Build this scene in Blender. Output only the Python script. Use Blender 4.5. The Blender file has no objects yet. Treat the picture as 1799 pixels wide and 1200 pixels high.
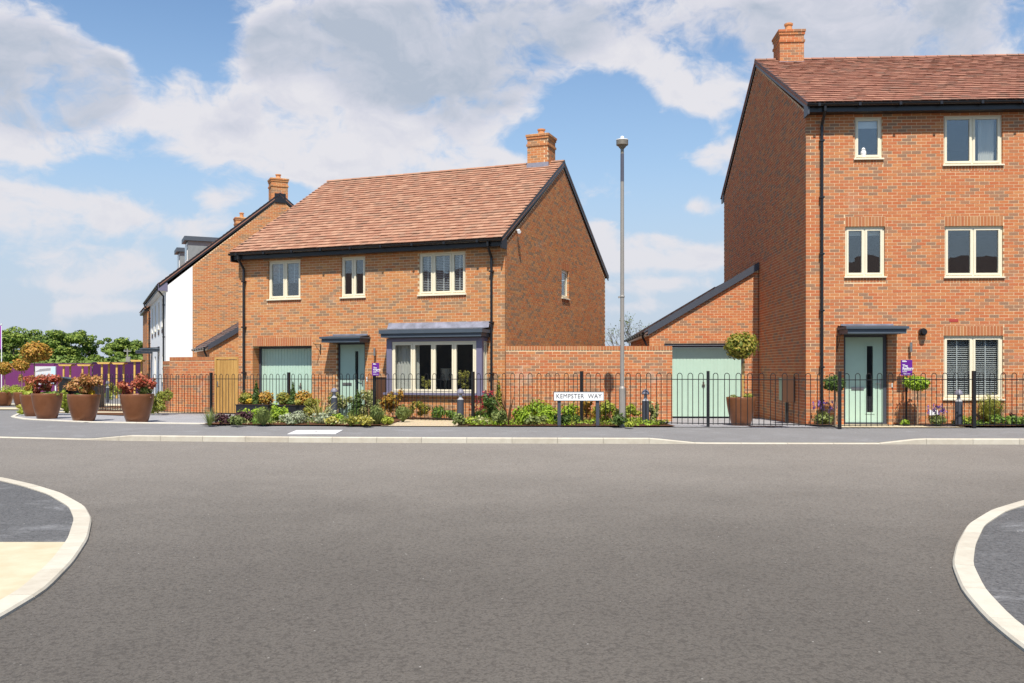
import bpy, math, random
from mathutils import Vector, Matrix, noise
import numpy as np
random.seed(7)
RNG = np.random.default_rng(11)
SC = bpy.context.scene
COL = SC.collection
R = math.radians

# ------------------------------------------------------------------ camera, sky, sun, exposure
cam_d = bpy.data.cameras.new('camera')
cam = bpy.data.objects.new('camera', cam_d); COL.objects.link(cam)
cam.location = (0, 0, 1.5); cam.rotation_euler = (R(90), 0, 0)
cam_d.sensor_width = 36.0; cam_d.lens = 32.02
cam_d.shift_y = 0.0267; cam_d.clip_start = 0.05; cam_d.clip_end = 3000
SC.camera = cam
SC.view_settings.view_transform = 'Standard'; SC.view_settings.look = 'None'
SC.view_settings.exposure = 0.66; SC.view_settings.gamma = 1.0
SC.view_settings.use_curve_mapping = False

SUN_EL = R(58)
sun_d = bpy.data.lights.new('sun', 'SUN'); sun_d.energy = 4.3; sun_d.angle = R(0.5); sun_d.color = (1.0, 0.945, 0.86)
sun = bpy.data.objects.new('sun', sun_d); COL.objects.link(sun)
to_sun = Vector((-0.02 * math.cos(SUN_EL), -math.cos(SUN_EL), math.sin(SUN_EL)))
sun.rotation_euler = (-to_sun).to_track_quat('-Z', 'Y').to_euler()
sun.location = (0, -20, 40)

world = bpy.data.worlds.new('World'); SC.world = world; world.use_nodes = True
NT = world.node_tree; NT.nodes.clear()


class NB:
    """small helper for building node trees"""
    def __init__(s, tree): s.t = tree
    def n(s, typ, **kw):
        nd = s.t.nodes.new(typ)
        for k, v in kw.items(): setattr(nd, k, v)
        return nd
    def put(s, sock, v):
        if isinstance(v, bpy.types.NodeSocket): s.t.links.new(v, sock)
        elif v is not None: sock.default_value = v
    def m(s, op, a, b=None, c=None, clamp=False):
        nd = s.n('ShaderNodeMath', operation=op, use_clamp=clamp)
        s.put(nd.inputs[0], a)
        if b is not None: s.put(nd.inputs[1], b)
        if c is not None: s.put(nd.inputs[2], c)
        return nd.outputs[0]
    def vm(s, op, a, b=None):
        nd = s.n('ShaderNodeVectorMath', operation=op); s.put(nd.inputs[0], a)
        if b is not None: s.put(nd.inputs[1], b)
        return nd.outputs[0]
    def noise(s, vec, scale, detail=4, rough=0.5, lac=2.0, out=0, dist=0.0):
        nd = s.n('ShaderNodeTexNoise'); s.put(nd.inputs['Vector'], vec)
        nd.inputs['Scale'].default_value = scale; nd.inputs['Detail'].default_value = detail
        nd.inputs['Roughness'].default_value = rough; nd.inputs['Lacunarity'].default_value = lac
        nd.inputs['Distortion'].default_value = dist
        return nd.outputs[out]
    def ramp(s, fac, stops, interp='LINEAR'):
        nd = s.n('ShaderNodeValToRGB'); cr = nd.color_ramp; cr.interpolation = interp
        while len(cr.elements) < len(stops): cr.elements.new(0.5)
        for e, (p, c) in zip(cr.elements, stops):
            e.position = p; e.color = (c[0], c[1], c[2], 1) if len(c) == 3 else c
        s.put(nd.inputs[0], fac); return nd.outputs[0]
    def mix(s, fac, a, b, blend='MIX'):
        nd = s.n('ShaderNodeMix', data_type='RGBA', blend_type=blend)
        s.put(nd.inputs[0], fac); s.put(nd.inputs[6], a if not isinstance(a, tuple) else (*a[:3], 1)); s.put(nd.inputs[7], b if not isinstance(b, tuple) else (*b[:3], 1))
        return nd.outputs[2]
    def smooth(s, v, lo, hi):
        nd = s.n('ShaderNodeMapRange', interpolation_type='SMOOTHSTEP')
        s.put(nd.inputs[0], v); nd.inputs[1].default_value = lo; nd.inputs[2].default_value = hi
        return nd.outputs[0]


def build_sky():
    b = NB(NT)
    out = b.n('ShaderNodeOutputWorld'); bg = b.n('ShaderNodeBackground')
    STR = 0.1
    bg.inputs[1].default_value = STR
    sky = b.n('ShaderNodeTexSky', sky_type='NISHITA')
    sky.sun_disc = False; sky.sun_elevation = SUN_EL; sky.sun_rotation = R(180)
    sky.air_density = 1.0; sky.dust_density = 0.5; sky.ozone_density = 1.6
    tc = b.n('ShaderNodeTexCoord'); d = tc.outputs['Generated']
    sep = b.n('ShaderNodeSeparateXYZ'); b.put(sep.inputs[0], d)
    x, y, z = sep.outputs
    az = b.m('ARCTAN2', x, y); el = b.m('ARCSINE', z)
    # fractal detail of the clouds, flattened a little as clouds are
    st = b.n('ShaderNodeCombineXYZ'); b.put(st.inputs[0], az); b.put(st.inputs[1], b.m('MULTIPLY', el, 1.5)); b.put(st.inputs[2], 4.3)
    P = st.outputs[0]
    warp = b.noise(P, 7.0, 4, 0.55, out=1)
    Pw = b.vm('ADD', P, b.vm('MULTIPLY', b.vm('SUBTRACT', warp, (0.5, 0.5, 0.5)), (0.10, 0.10, 0.0)))
    n1 = b.noise(Pw, 9.0, 10, 0.60)
    up = b.vm('ADD', Pw, (0.004, 0.018, 0.0))
    n1u = b.noise(up, 9.0, 6, 0.58)
    n2 = b.noise(P, 2.6, 3, 0.5)
    # the banks of cloud of this sky: azimuth, elevation, half-widths (radians), weight
    banks = CLOUD_BANKS
    tot = None; heavy = None
    for (ca, ce, ra, re, w) in banks:
        da = b.m('DIVIDE', b.m('SUBTRACT', az, ca), ra); de = b.m('DIVIDE', b.m('SUBTRACT', el, ce), re)
        r2 = b.m('ADD', b.m('MULTIPLY', da, da), b.m('MULTIPLY', de, de))
        g = b.m('MULTIPLY', b.m('EXPONENT', b.m('MULTIPLY', r2, -1.0)), w)
        tot = g if tot is None else b.m('ADD', tot, g)
        if re > 0.03 and w > 0: heavy = g if heavy is None else b.m('ADD', heavy, g)
    tot = b.m('MINIMUM', b.m('MULTIPLY', tot, 1.15), 0.80)
    # away from those banks the sky goes on with scattered cloud of the same kind
    far = b.smooth(b.m('ABSOLUTE', az), 0.60, 0.85)
    scat = b.m('MULTIPLY', b.m('MULTIPLY', b.m('SUBTRACT', n2, 0.50), 2.4), far)
    n3 = b.noise(Pw, 17.0, 8, 0.62)
    dens = b.m('ADD', b.m('ADD', b.m('MULTIPLY', tot, 1.0), scat), b.m('ADD', b.m('MULTIPLY', b.m('SUBTRACT', n1, 0.50), 2.7), b.m('MULTIPLY', b.m('SUBTRACT', n3, 0.5), 1.0)))
    cover = b.smooth(dens, 0.22, 0.80)
    thick = b.smooth(b.m('ADD', b.m('MINIMUM', heavy, 0.8), b.m('MULTIPLY', b.m('SUBTRACT', n2, 0.5), 1.2)), 0.35, 1.0)
    n3u = b.noise(b.vm('ADD', Pw, (0.003, 0.012, 0.0)), 17.0, 5, 0.6)
    lit = b.m('ADD', b.m('MULTIPLY', b.m('SUBTRACT', n1, n1u), 2.6), b.m('MULTIPLY', b.m('SUBTRACT', n3, n3u), 1.1))
    edge = b.smooth(dens, 1.15, 0.45)
    shade = b.m('SUBTRACT', b.m('SUBTRACT', b.m('ADD', b.m('MULTIPLY', thick, 0.85), 0.14), b.m('MULTIPLY', edge, 0.35)), b.m('MULTIPLY', lit, 0.8), clamp=True)
    cc = b.ramp(shade, [(0.0, (0.80, 0.79, 0.83)), (0.40, (0.68, 0.69, 0.77)), (1.0, (0.46, 0.52, 0.62))])
    # whitish air near the horizon
    low = b.smooth(el, 0.24, -0.03); wide = b.smooth(el, 0.42, 0.0)
    blue = b.mix(1.0, sky.outputs[0], (0.86, 0.96, 1.02), 'MULTIPLY')
    k = 1.0 / (STR * 2 ** 0.66)
    kk = b.n('ShaderNodeVectorMath', operation='SCALE'); b.put(kk.inputs[0], cc); kk.inputs[3].default_value = k
    hz = b.n('ShaderNodeVectorMath', operation='SCALE'); hz.inputs[0].default_value = (0.58, 0.64, 0.74); hz.inputs[3].default_value = k
    pale = b.n('ShaderNodeVectorMath', operation='SCALE'); pale.inputs[0].default_value = (0.47, 0.63, 0.80); pale.inputs[3].default_value = k
    blue = b.mix(b.m('MULTIPLY', wide, 0.88), blue, pale.outputs[0])
    c1 = b.mix(b.m('MULTIPLY', low, 0.75), blue, hz.outputs[0])
    c2 = b.mix(b.m('MULTIPLY', cover, 0.97), c1, kk.outputs[0])
    c3 = b.mix(b.m('MULTIPLY', low, 0.35), c2, hz.outputs[0])
    b.put(bg.inputs[0], c3); b.put(out.inputs[0], bg.outputs[0])


def _sky_dir(px, py):
    a = math.atan((px - 899.5) / 1600.0)
    return a, math.atan((648 - py) / 1600.0 * math.cos(a))


CLOUD_BANKS = []
for (cx, cy, rx, ry, w) in [
        (520, 60, 120, 60, 0.45), (450, 105, 65, 50, 0.5), (640, 110, 150, 80, 0.75), (800, 160, 150, 90, 0.75), (760, 40, 220, 60, 0.6), (900, 110, 120, 70, 0.5), (430, 215, 90, 50, 0.6), (380, 250, 70, 34, 0.55), (580, 210, 110, 40, 0.45), (760, 240, 120, 30, 0.5),
        (1150, 20, 300, 45, 0.85), (1400, 45, 260, 80, 0.8), (1640, 60, 300, 90, 0.75), (1130, 80, 110, 40, 0.55), (1000, 30, 160, 50, 0.6),
        (40, 70, 90, 60, 0.7), (110, 150, 110, 60, 0.85), (190, 120, 50, 50, 0.5), (40, 190, 110, 60, 0.7), (70, 255, 110, 34, 0.75), (312, 132, 40, 32, 0.55), (255, 205, 44, 22, 0.6), (320, 180, 40, 30, 0.35),
        (1215, 160, 46, 40, 0.75), (1265, 180, 50, 30, 0.5), (620, 285, 150, 30, 1.2), (780, 285, 120, 24, 0.9), (880, 285, 60, 16, 0.5), (540, 300, 60, 22, 0.6),
        (60, 350, 110, 26, 0.85), (170, 385, 110, 30, 0.85), (40, 400, 90, 26, 0.6), (140, 445, 110, 20, 0.75), (230, 480, 110, 22, 0.7), (400, 350, 50, 26, 0.75), (380, 400, 60, 26, 0.5), (30, 455, 50, 18, 0.5), (90, 500, 140, 16, 0.5), (200, 540, 160, 14, 0.5),
        (1240, 275, 55, 22, 0.7), (1290, 245, 40, 22, 0.5), (1140, 430, 50, 28, 0.95), (1190, 450, 40, 20, 0.6), (1225, 365, 38, 18, 0.7), (1060, 410, 36, 26, 0.85), (1080, 460, 60, 20, 0.6), (1235, 455, 60, 20, 0.8), (1180, 500, 90, 16, 0.6), (1120, 540, 120, 14, 0.5),
        (295, 50, 120, 50, -0.5), (275, 90, 40, 60, -0.35), (250, 300, 140, 26, -0.25), (1060, 200, 110, 50, -0.45), (1010, 250, 120, 40, -0.35)]:
    _a, _e = _sky_dir(cx, cy)
    CLOUD_BANKS.append((_a, _e, rx / 1600.0, ry / 1600.0, w))
build_sky()

# ------------------------------------------------------------------ materials
def new_mat(name):
    m = bpy.data.materials.new(name); m.use_nodes = True
    m.node_tree.nodes.clear()
    b = NB(m.node_tree)
    out = b.n('ShaderNodeOutputMaterial'); p = b.n('ShaderNodeBsdfPrincipled')
    b.put(out.inputs[0], p.outputs[0])
    return m, b, p, out


def bump(b, p, height, strength, dist=0.01):
    bn = b.n('ShaderNodeBump'); b.put(bn.inputs['Height'], height)
    bn.inputs['Strength'].default_value = strength; bn.inputs['Distance'].default_value = dist
    b.put(p.inputs['Normal'], bn.outputs[0])


def plain(name, col, rough=0.5, metal=0.0, var=0.08, scale=6.0, bmp=0.0, spec=0.5):
    m, b, p, _ = new_mat(name)
    g = b.n('ShaderNodeNewGeometry').outputs['Position']
    n = b.noise(g, scale, 5, 0.6)
    lo = tuple(c * (1 - var) for c in col); hi = tuple(min(1, c * (1 + var)) for c in col)
    b.put(p.inputs['Base Color'], b.ramp(n, [(0.3, lo), (0.7, hi)]))
    p.inputs['Roughness'].default_value = rough; p.inputs['Metallic'].default_value = metal
    p.inputs['Specular IOR Level'].default_value = spec
    if bmp: bump(b, p, b.noise(g, scale * 12, 3, 0.6), bmp)
    return m


def piece_random(b):
    """a random number for each separate piece, whether it is an object of its own or an island of a mesh"""
    isl = b.n('ShaderNodeNewGeometry').outputs['Random Per Island']
    obr = b.n('ShaderNodeObjectInfo').outputs['Random']
    return b.m('FRACT', b.m('ADD', isl, obr))


def brick_mat(name, stops, bloom=0.35):
    m, b, p, _ = new_mat(name)
    r = piece_random(b)
    g = b.n('ShaderNodeNewGeometry').outputs['Position']
    big = b.noise(g, 0.55, 3, 0.5)
    v = b.m('FRACT', b.m('ADD', r, 0.0))
    v = b.m('ADD', b.m('MULTIPLY', v, 0.86), b.m('MULTIPLY', b.m('SUBTRACT', big, 0.4), 0.5), clamp=True)
    c = b.ramp(v, stops)
    fine = b.noise(g, 60, 4, 0.65)
    c = b.mix(b.m('MULTIPLY', b.smooth(fine, 0.50, 0.75), 0.20), c, (0.54, 0.32, 0.17))
    c = b.mix(b.m('MULTIPLY', b.smooth(b.noise(g, 130, 2, 0.5), 0.60, 0.78), 0.30), c, (0.16, 0.08, 0.05))
    blm = b.m('MULTIPLY', b.smooth(b.noise(g, 1.3, 5, 0.6), 0.60, 0.80), bloom)
    c = b.mix(blm, c, (0.52, 0.40, 0.32))
    b.put(p.inputs['Base Color'], c); p.inputs['Roughness'].default_value = 0.88
    p.inputs['Specular IOR Level'].default_value = 0.25
    bump(b, p, fine, 0.5, 0.004)
    return m


BR_ORANGE = [(0.0, (0.498, 0.207, 0.071)), (0.16, (0.474, 0.170, 0.062)), (0.30, (0.515, 0.242, 0.091)), (0.44, (0.457, 0.154, 0.057)),
             (0.58, (0.489, 0.220, 0.084)), (0.68, (0.370, 0.189, 0.094)), (0.76, (0.275, 0.164, 0.094)), (0.84, (0.304, 0.176, 0.098)), (0.90, (0.425, 0.189, 0.080)), (1.0, (0.482, 0.189, 0.073))]
BR_RED = [(0.0, (0.489, 0.173, 0.063)), (0.16, (0.457, 0.137, 0.053)), (0.30, (0.506, 0.209, 0.081)), (0.46, (0.449, 0.131, 0.053)),
          (0.62, (0.482, 0.186, 0.075)), (0.71, (0.370, 0.169, 0.087)), (0.79, (0.267, 0.152, 0.094)), (0.86, (0.304, 0.162, 0.094)), (0.91, (0.408, 0.157, 0.072)), (1.0, (0.466, 0.157, 0.069))]
M = {}
M['brick_warm'] = brick_mat('warm_multi_brick', BR_ORANGE, 0.35)
M['brick_red'] = brick_mat('red_multi_brick', BR_RED, 0.3)
M['brick_wall'] = brick_mat('garden_wall_brick', BR_RED, 0.9)
M['soldier'] = brick_mat('orange_dressing_brick', [(0.0, (0.42, 0.160, 0.060)), (0.4, (0.38, 0.118, 0.048)), (0.75, (0.43, 0.195, 0.082)), (1.0, (0.36, 0.12, 0.058))], 0.15)
M['mortar'] = plain('lime_mortar', (0.70, 0.53, 0.33), 0.95, var=0.12, scale=3, bmp=0.2, spec=0.1)
M['render'] = plain('white_render', (0.80, 0.79, 0.77), 0.9, var=0.02, scale=2, bmp=0.1)


def tile_mat(name, stops, pale):
    m, b, p, _ = new_mat(name)
    r = piece_random(b); g = b.n('ShaderNodeNewGeometry').outputs['Position']
    c = b.ramp(b.m('ADD', b.m('MULTIPLY', r, 0.85), b.m('MULTIPLY', b.m('SUBTRACT', b.noise(g, 0.9, 3), 0.35), 0.4), clamp=True), stops)
    c = b.mix(b.m('MULTIPLY', b.smooth(b.noise(g, 45, 4, 0.65), 0.48, 0.72), 0.35), c, pale)
    b.put(p.inputs['Base Color'], c); p.inputs['Roughness'].default_value = 0.82
    p.inputs['Specular IOR Level'].default_value = 0.3
    bump(b, p, b.noise(g, 90, 3, 0.6), 0.4, 0.004)
    return m


M['tile_warm'] = tile_mat('sand_faced_tile', [(0, (0.366, 0.185, 0.113)), (0.25, (0.325, 0.154, 0.095)), (0.45, (0.420, 0.232, 0.147)), (0.65, (0.352, 0.171, 0.106)), (0.82, (0.278, 0.154, 0.100)), (1, (0.434, 0.249, 0.161))], (0.475, 0.290, 0.191))
M['tile_red'] = tile_mat('dark_red_tile', [(0, (0.342, 0.153, 0.101)), (0.3, (0.294, 0.128, 0.086)), (0.55, (0.389, 0.189, 0.125)), (0.75, (0.286, 0.135, 0.093)), (0.9, (0.229, 0.128, 0.090)), (1, (0.398, 0.204, 0.138))], (0.446, 0.260, 0.175))
M['slate'] = tile_mat('grey_brown_tile', [(0, (0.12, 0.08, 0.07)), (0.5, (0.16, 0.10, 0.085)), (1, (0.09, 0.07, 0.07))], (0.22, 0.16, 0.13))
M['black'] = plain('black_plastic', (0.012, 0.012, 0.014), 0.35, var=0.1)
M['black_paint'] = plain('black_steel_paint', (0.010, 0.010, 0.011), 0.42, var=0.15, scale=20)
M['anthracite'] = plain('anthracite_paint', (0.052, 0.058, 0.075), 0.45, var=0.06)
M['slate_blue'] = plain('slate_blue_grp', (0.060, 0.078, 0.100), 0.5, var=0.06)
M['bay_paint'] = plain('violet_grey_paint', (0.155, 0.145, 0.215), 0.5, var=0.05)
M['cream'] = plain('cream_upvc', (0.74, 0.67, 0.50), 0.35, var=0.02)
M['mint'] = plain('pale_green_paint', (0.41, 0.555, 0.45), 0.42, var=0.03)
M['dome'] = plain('bollard_cap_grey', (0.17, 0.165, 0.205), 0.5)
M['lead'] = plain('lead_sheet', (0.20, 0.20, 0.245), 0.75, metal=0.0, var=0.35, scale=4)
M['terracotta'] = plain('terracotta_pot', (0.52, 0.22, 0.09), 0.8, var=0.12, scale=8)
M['white'] = plain('white_plastic', (0.78, 0.78, 0.77), 0.4, var=0.02)
M['steel'] = plain('brushed_steel', (0.45, 0.44, 0.42), 0.3, metal=0.9, var=0.1)
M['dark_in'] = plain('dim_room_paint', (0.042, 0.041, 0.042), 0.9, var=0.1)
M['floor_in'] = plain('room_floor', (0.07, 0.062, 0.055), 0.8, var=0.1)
M['curtain'] = plain('pale_curtain', (0.62, 0.60, 0.56), 0.9, var=0.05, scale=3)
M['slat_grey'] = plain('grey_blind_slat', (0.58, 0.61, 0.66), 0.5, var=0.04)
M['slat_white'] = plain('white_blind_slat', (0.70, 0.71, 0.72), 0.5, var=0.03)
M['brown_box'] = plain('brown_meter_box', (0.085, 0.036, 0.016), 0.55, var=0.08)
M['green_box'] = plain('green_meter_box', (0.27, 0.36, 0.25), 0.5, var=0.05)
M['purple'] = plain('purple_sign_face', (0.115, 0.010, 0.24), 0.4, var=0.02)
M['flag'] = plain('purple_flag_cloth', (0.26, 0.035, 0.33), 0.8, var=0.05)
M['hoard_a'] = plain('plum_hoarding', (0.150, 0.022, 0.115), 0.55, var=0.08, scale=0.8)
M['hoard_b'] = plain('dark_plum_hoarding', (0.060, 0.008, 0.058), 0.55, var=0.12, scale=0.8)
M['timber_y'] = plain('yellow_timber', (0.60, 0.37, 0.09), 0.7, var=0.15, scale=5)
M['lamp_grey'] = plain('galvanised_grey_paint', (0.30, 0.275, 0.245), 0.5, metal=0.2, var=0.06)
M['lamp_dark'] = plain('lamp_dark_sleeve', (0.085, 0.085, 0.11), 0.45, var=0.06)
M['lamp_head'] = plain('lamp_bronze_grey', (0.22, 0.19, 0.15), 0.45, metal=0.3, var=0.08)
M['soil'] = plain('bark_mulch', (0.115, 0.055, 0.030), 0.95, var=0.55, scale=45, bmp=0.8, spec=0.1)
M['trunk'] = plain('young_bark', (0.24, 0.16, 0.10), 0.85, var=0.2, scale=20, bmp=0.4)
M['far_trunk'] = plain('tree_bark', (0.10, 0.075, 0.055), 0.9, var=0.2, scale=3)
M['trough'] = plain('black_trough', (0.016, 0.016, 0.020), 0.4, var=0.1)
M['print_white'] = plain('printed_pale_board', (0.62, 0.61, 0.60), 0.6, var=0.03)
M['print_blue'] = plain('printed_sky_board', (0.50, 0.66, 0.76), 0.6, var=0.06)
M['print_grey'] = plain('printed_grey', (0.30, 0.28, 0.29), 0.6, var=0.05)
M['ink'] = plain('black_lettering', (0.035, 0.03, 0.035), 0.5, var=0.02)
M['frost'] = plain('bollard_lens', (0.36, 0.36, 0.37), 0.3, var=0.03)


def pot_mat():
    m, b, p, _ = new_mat('copper_brown_glaze')
    g = b.n('ShaderNodeNewGeometry').outputs['Position']
    n = b.noise(g, 5, 4, 0.6)
    b.put(p.inputs['Base Color'], b.ramp(n, [(0.3, (0.175, 0.066, 0.027)), (0.7, (0.225, 0.088, 0.038))]))
    p.inputs['Roughness'].default_value = 0.34; p.inputs['Metallic'].default_value = 0.18
    bump(b, p, b.noise(g, 40, 3, 0.5), 0.06, 0.01)
    return m


M['pot'] = pot_mat()


def wood_mat():
    m, b, p, _ = new_mat('golden_stained_softwood')
    r = piece_random(b); g = b.n('ShaderNodeNewGeometry').outputs['Position']
    mp = b.n('ShaderNodeMapping'); b.put(mp.inputs[0], g); mp.inputs['Scale'].default_value = (9, 9, 0.8)
    n = b.noise(mp.outputs[0], 3, 5, 0.6, dist=0.6)
    c = b.ramp(b.m('ADD', b.m('MULTIPLY', n, 0.8), b.m('MULTIPLY', r, 0.3)), [(0.25, (0.33, 0.170, 0.042)), (0.6, (0.52, 0.295, 0.082)), (0.95, (0.62, 0.39, 0.14))])
    b.put(p.inputs['Base Color'], c); p.inputs['Roughness'].default_value = 0.6
    return m


M['wood'] = wood_mat()


def glass_mat():
    m = bpy.data.materials.new('window_glass'); m.use_nodes = True; m.node_tree.nodes.clear(); b = NB(m.node_tree)
    out = b.n('ShaderNodeOutputMaterial'); tr = b.n('ShaderNodeBsdfTransparent'); gl = b.n('ShaderNodeBsdfGlossy')
    tr.inputs[0].default_value = (0.93, 0.95, 0.94, 1); gl.inputs['Roughness'].default_value = 0.0
    g = b.n('ShaderNodeNewGeometry').outputs['Position']
    bn = b.n('ShaderNodeBump'); b.put(bn.inputs['Height'], b.noise(g, 1.8, 2, 0.4)); bn.inputs['Strength'].default_value = 0.12; bn.inputs['Distance'].default_value = 0.02
    b.put(gl.inputs['Normal'], bn.outputs[0])
    lw = b.n('ShaderNodeLayerWeight'); fac = b.m('ADD', 0.14, b.m('MULTIPLY', b.m('POWER', lw.outputs['Facing'], 5.0), 0.9))
    mx = b.n('ShaderNodeMixShader'); b.put(mx.inputs[0], fac); b.put(mx.inputs[1], tr.outputs[0]); b.put(mx.inputs[2], gl.outputs[0])
    b.put(out.inputs[0], mx.outputs[0]); return m


M['glass'] = glass_mat()


def asphalt(name, col, dark, light, scale, bm, painted_falloff=False, scuff=0.0):
    m, b, p, _ = new_mat(name)
    g = b.n('ShaderNodeNewGeometry').outputs['Position']
    big = b.noise(g, 0.35, 4, 0.55); mid = b.noise(g, 2.2, 4, 0.6)
    grain = b.noise(g, scale, 3, 0.7); vor = b.n('ShaderNodeTexVoronoi'); b.put(vor.inputs['Vector'], g); vor.inputs['Scale'].default_value = scale * 0.9
    c = b.ramp(b.m('ADD', b.m('MULTIPLY', big, 0.6), b.m('MULTIPLY', mid, 0.4)), [(0.3, tuple(k * 0.88 for k in col)), (0.7, tuple(k * 1.10 for k in col))])
    c = b.mix(b.m('MULTIPLY', b.smooth(grain, 0.50, 0.30), 0.75), c, dark)
    c = b.mix(b.m('MULTIPLY', b.smooth(grain, 0.60, 0.78), 0.5), c, light)
    sp = b.n('ShaderNodeTexVoronoi'); b.put(sp.inputs['Vector'], g); sp.inputs['Scale'].default_value = 16
    c = b.mix(b.m('MULTIPLY', b.m('LESS_THAN', sp.outputs['Distance'], 0.10), b.smooth(b.noise(g, 5.3, 2, 0.5), 0.60, 0.66)), c, (0.62, 0.60, 0.55))
    pit = b.n('ShaderNodeTexVoronoi'); b.put(pit.inputs['Vector'], b.vm('ADD', g, b.vm('MULTIPLY', b.noise(g, 40, 2, 0.5, out=1), (0.02, 0.02, 0.0)))); pit.inputs['Scale'].default_value = scale * 0.5
    pits = b.m('MULTIPLY', b.smooth(pit.outputs['Distance'], 0.42, 0.70), b.smooth(b.noise(g, 22, 2, 0.5), 0.30, 0.60))
    c = b.mix(b.m('MULTIPLY', pits, 0.42), c, dark)
    if painted_falloff:
        # light falloff painted into the colour: darker towards the camera, with a noise-broken edge
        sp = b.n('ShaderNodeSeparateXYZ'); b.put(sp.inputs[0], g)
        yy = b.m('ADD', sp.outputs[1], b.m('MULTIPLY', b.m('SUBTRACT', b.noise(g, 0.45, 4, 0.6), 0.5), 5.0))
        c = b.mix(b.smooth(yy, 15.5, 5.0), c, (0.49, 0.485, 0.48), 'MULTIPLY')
    if scuff:
        mp = b.n('ShaderNodeMapping'); b.put(mp.inputs[0], g); mp.inputs['Rotation'].default_value = (0, 0, 0.5); mp.inputs['Scale'].default_value = (1.0, 1.7, 1.0)
        c = b.mix(b.m('MULTIPLY', b.smooth(b.noise(mp.outputs[0], 1.1, 8, 0.75, dist=0.4), 0.50, 0.74), scuff), c, (0.34, 0.34, 0.35))
    b.put(p.inputs['Base Color'], c); p.inputs['Roughness'].default_value = 0.80; p.inputs['Specular IOR Level'].default_value = 0.3; p.inputs['Diffuse Roughness'].default_value = 1.0
    h = b.m('ADD', b.m('MULTIPLY', grain, 0.6), b.m('MULTIPLY', vor.outputs['Distance'], 0.5))
    bump(b, p, h, bm, 0.012)
    return m


M['road'] = asphalt('worn_asphalt', (0.205, 0.184, 0.161), (0.060, 0.052, 0.045), (0.32, 0.29, 0.25), 75, 0.9, painted_falloff=True)
M['footway'] = asphalt('footway_asphalt', (0.172, 0.166, 0.164), (0.11, 0.105, 0.10), (0.25, 0.24, 0.235), 110, 0.35, scuff=0.25)
M['fresh'] = asphalt('new_dark_asphalt', (0.100, 0.098, 0.098), (0.022, 0.022, 0.023), (0.36, 0.36, 0.36), 48, 1.0, scuff=0.45)


def kerb_mat():
    m, b, p, _ = new_mat('pale_concrete_kerb')
    r = piece_random(b); g = b.n('ShaderNodeNewGeometry').outputs['Position']
    n = b.noise(g, 6, 5, 0.65)
    c = b.ramp(b.m('ADD', b.m('MULTIPLY', n, 0.8), b.m('MULTIPLY', r, 0.25)), [(0.25, (0.42, 0.37, 0.29)), (0.6, (0.52, 0.475, 0.385)), (0.9, (0.58, 0.54, 0.455))])
    c = b.mix(b.m('MULTIPLY', b.smooth(b.noise(g, 2.3, 4, 0.7), 0.62, 0.80), 0.4), c, (0.32, 0.27, 0.21))
    b.put(p.inputs['Base Color'], c); p.inputs['Roughness'].default_value = 0.85
    bump(b, p, b.noise(g, 120, 3, 0.6), 0.25, 0.004)
    return m


M['kerb'] = kerb_mat()


def paver_mat(name, col, mort, w, h, rot=0.0):
    m, b, p, _ = new_mat(name)
    g = b.n('ShaderNodeNewGeometry').outputs['Position']
    mp = b.n('ShaderNodeMapping'); b.put(mp.inputs[0], g); mp.inputs['Rotation'].default_value = (0, 0, rot)
    bt = b.n('ShaderNodeTexBrick'); b.put(bt.inputs['Vector'], mp.outputs[0])
    bt.inputs['Scale'].default_value = 1.0; bt.inputs['Brick Width'].default_value = w; bt.inputs['Row Height'].default_value = h
    bt.inputs['Mortar Size'].default_value = 0.006; bt.inputs['Bias'].default_value = 0.0
    bt.inputs['Color1'].default_value = (*[c * 0.86 for c in col], 1); bt.inputs['Color2'].default_value = (*[min(1, c * 1.12) for c in col], 1)
    bt.inputs['Mortar'].default_value = (*mort, 1)
    c = b.mix(b.m('MULTIPLY', b.smooth(b.noise(g, 3, 5, 0.65), 0.45, 0.8), 0.35), bt.outputs[0], tuple(k * 0.72 for k in col))
    b.put(p.inputs['Base Color'], c); p.inputs['Roughness'].default_value = 0.85
    bump(b, p, bt.outputs['Fac'], -0.4, 0.006)
    return m


M['setts'] = paver_mat('grey_block_paving', (0.30, 0.295, 0.305), (0.20, 0.19, 0.18), 0.20, 0.10)
M['buff'] = paver_mat('buff_slab', (0.58, 0.49, 0.33), (0.40, 0.33, 0.22), 0.45, 0.45)
M['pale_edge'] = plain('pale_edging', (0.52, 0.48, 0.40), 0.85, var=0.1, scale=5)


def gravel_mat():
    m, b, p, _ = new_mat('buff_gravel')
    g = b.n('ShaderNodeNewGeometry').outputs['Position']
    v = b.n('ShaderNodeTexVoronoi'); b.put(v.inputs['Vector'], g); v.inputs['Scale'].default_value = 55
    c = b.mix(0.35, b.ramp(b.noise(g, 40, 3), [(0.3, (0.40, 0.30, 0.17)), (0.7, (0.64, 0.53, 0.36))]), v.outputs['Color'], 'SOFT_LIGHT')
    b.put(p.inputs['Base Color'], c); p.inputs['Roughness'].default_value = 0.9
    bump(b, p, v.outputs['Distance'], 0.7, 0.02)
    return m


M['gravel'] = gravel_mat()


def tactile_mat():
    m, b, p, _ = new_mat('buff_tactile_slab')
    g = b.n('ShaderNodeNewGeometry').outputs['Position']
    c = b.ramp(b.noise(g, 3.5, 5, 0.65), [(0.3, (0.47, 0.39, 0.25)), (0.7, (0.56, 0.49, 0.345))])
    c = b.mix(b.m('MULTIPLY', b.smooth(b.noise(g, 14, 4, 0.7), 0.6, 0.75), 0.3), c, (0.44, 0.34, 0.16))
    b.put(p.inputs['Base Color'], c); p.inputs['Roughness'].default_value = 0.85
    bump(b, p, b.noise(g, 70, 3, 0.6), 0.35, 0.006)
    return m


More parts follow.
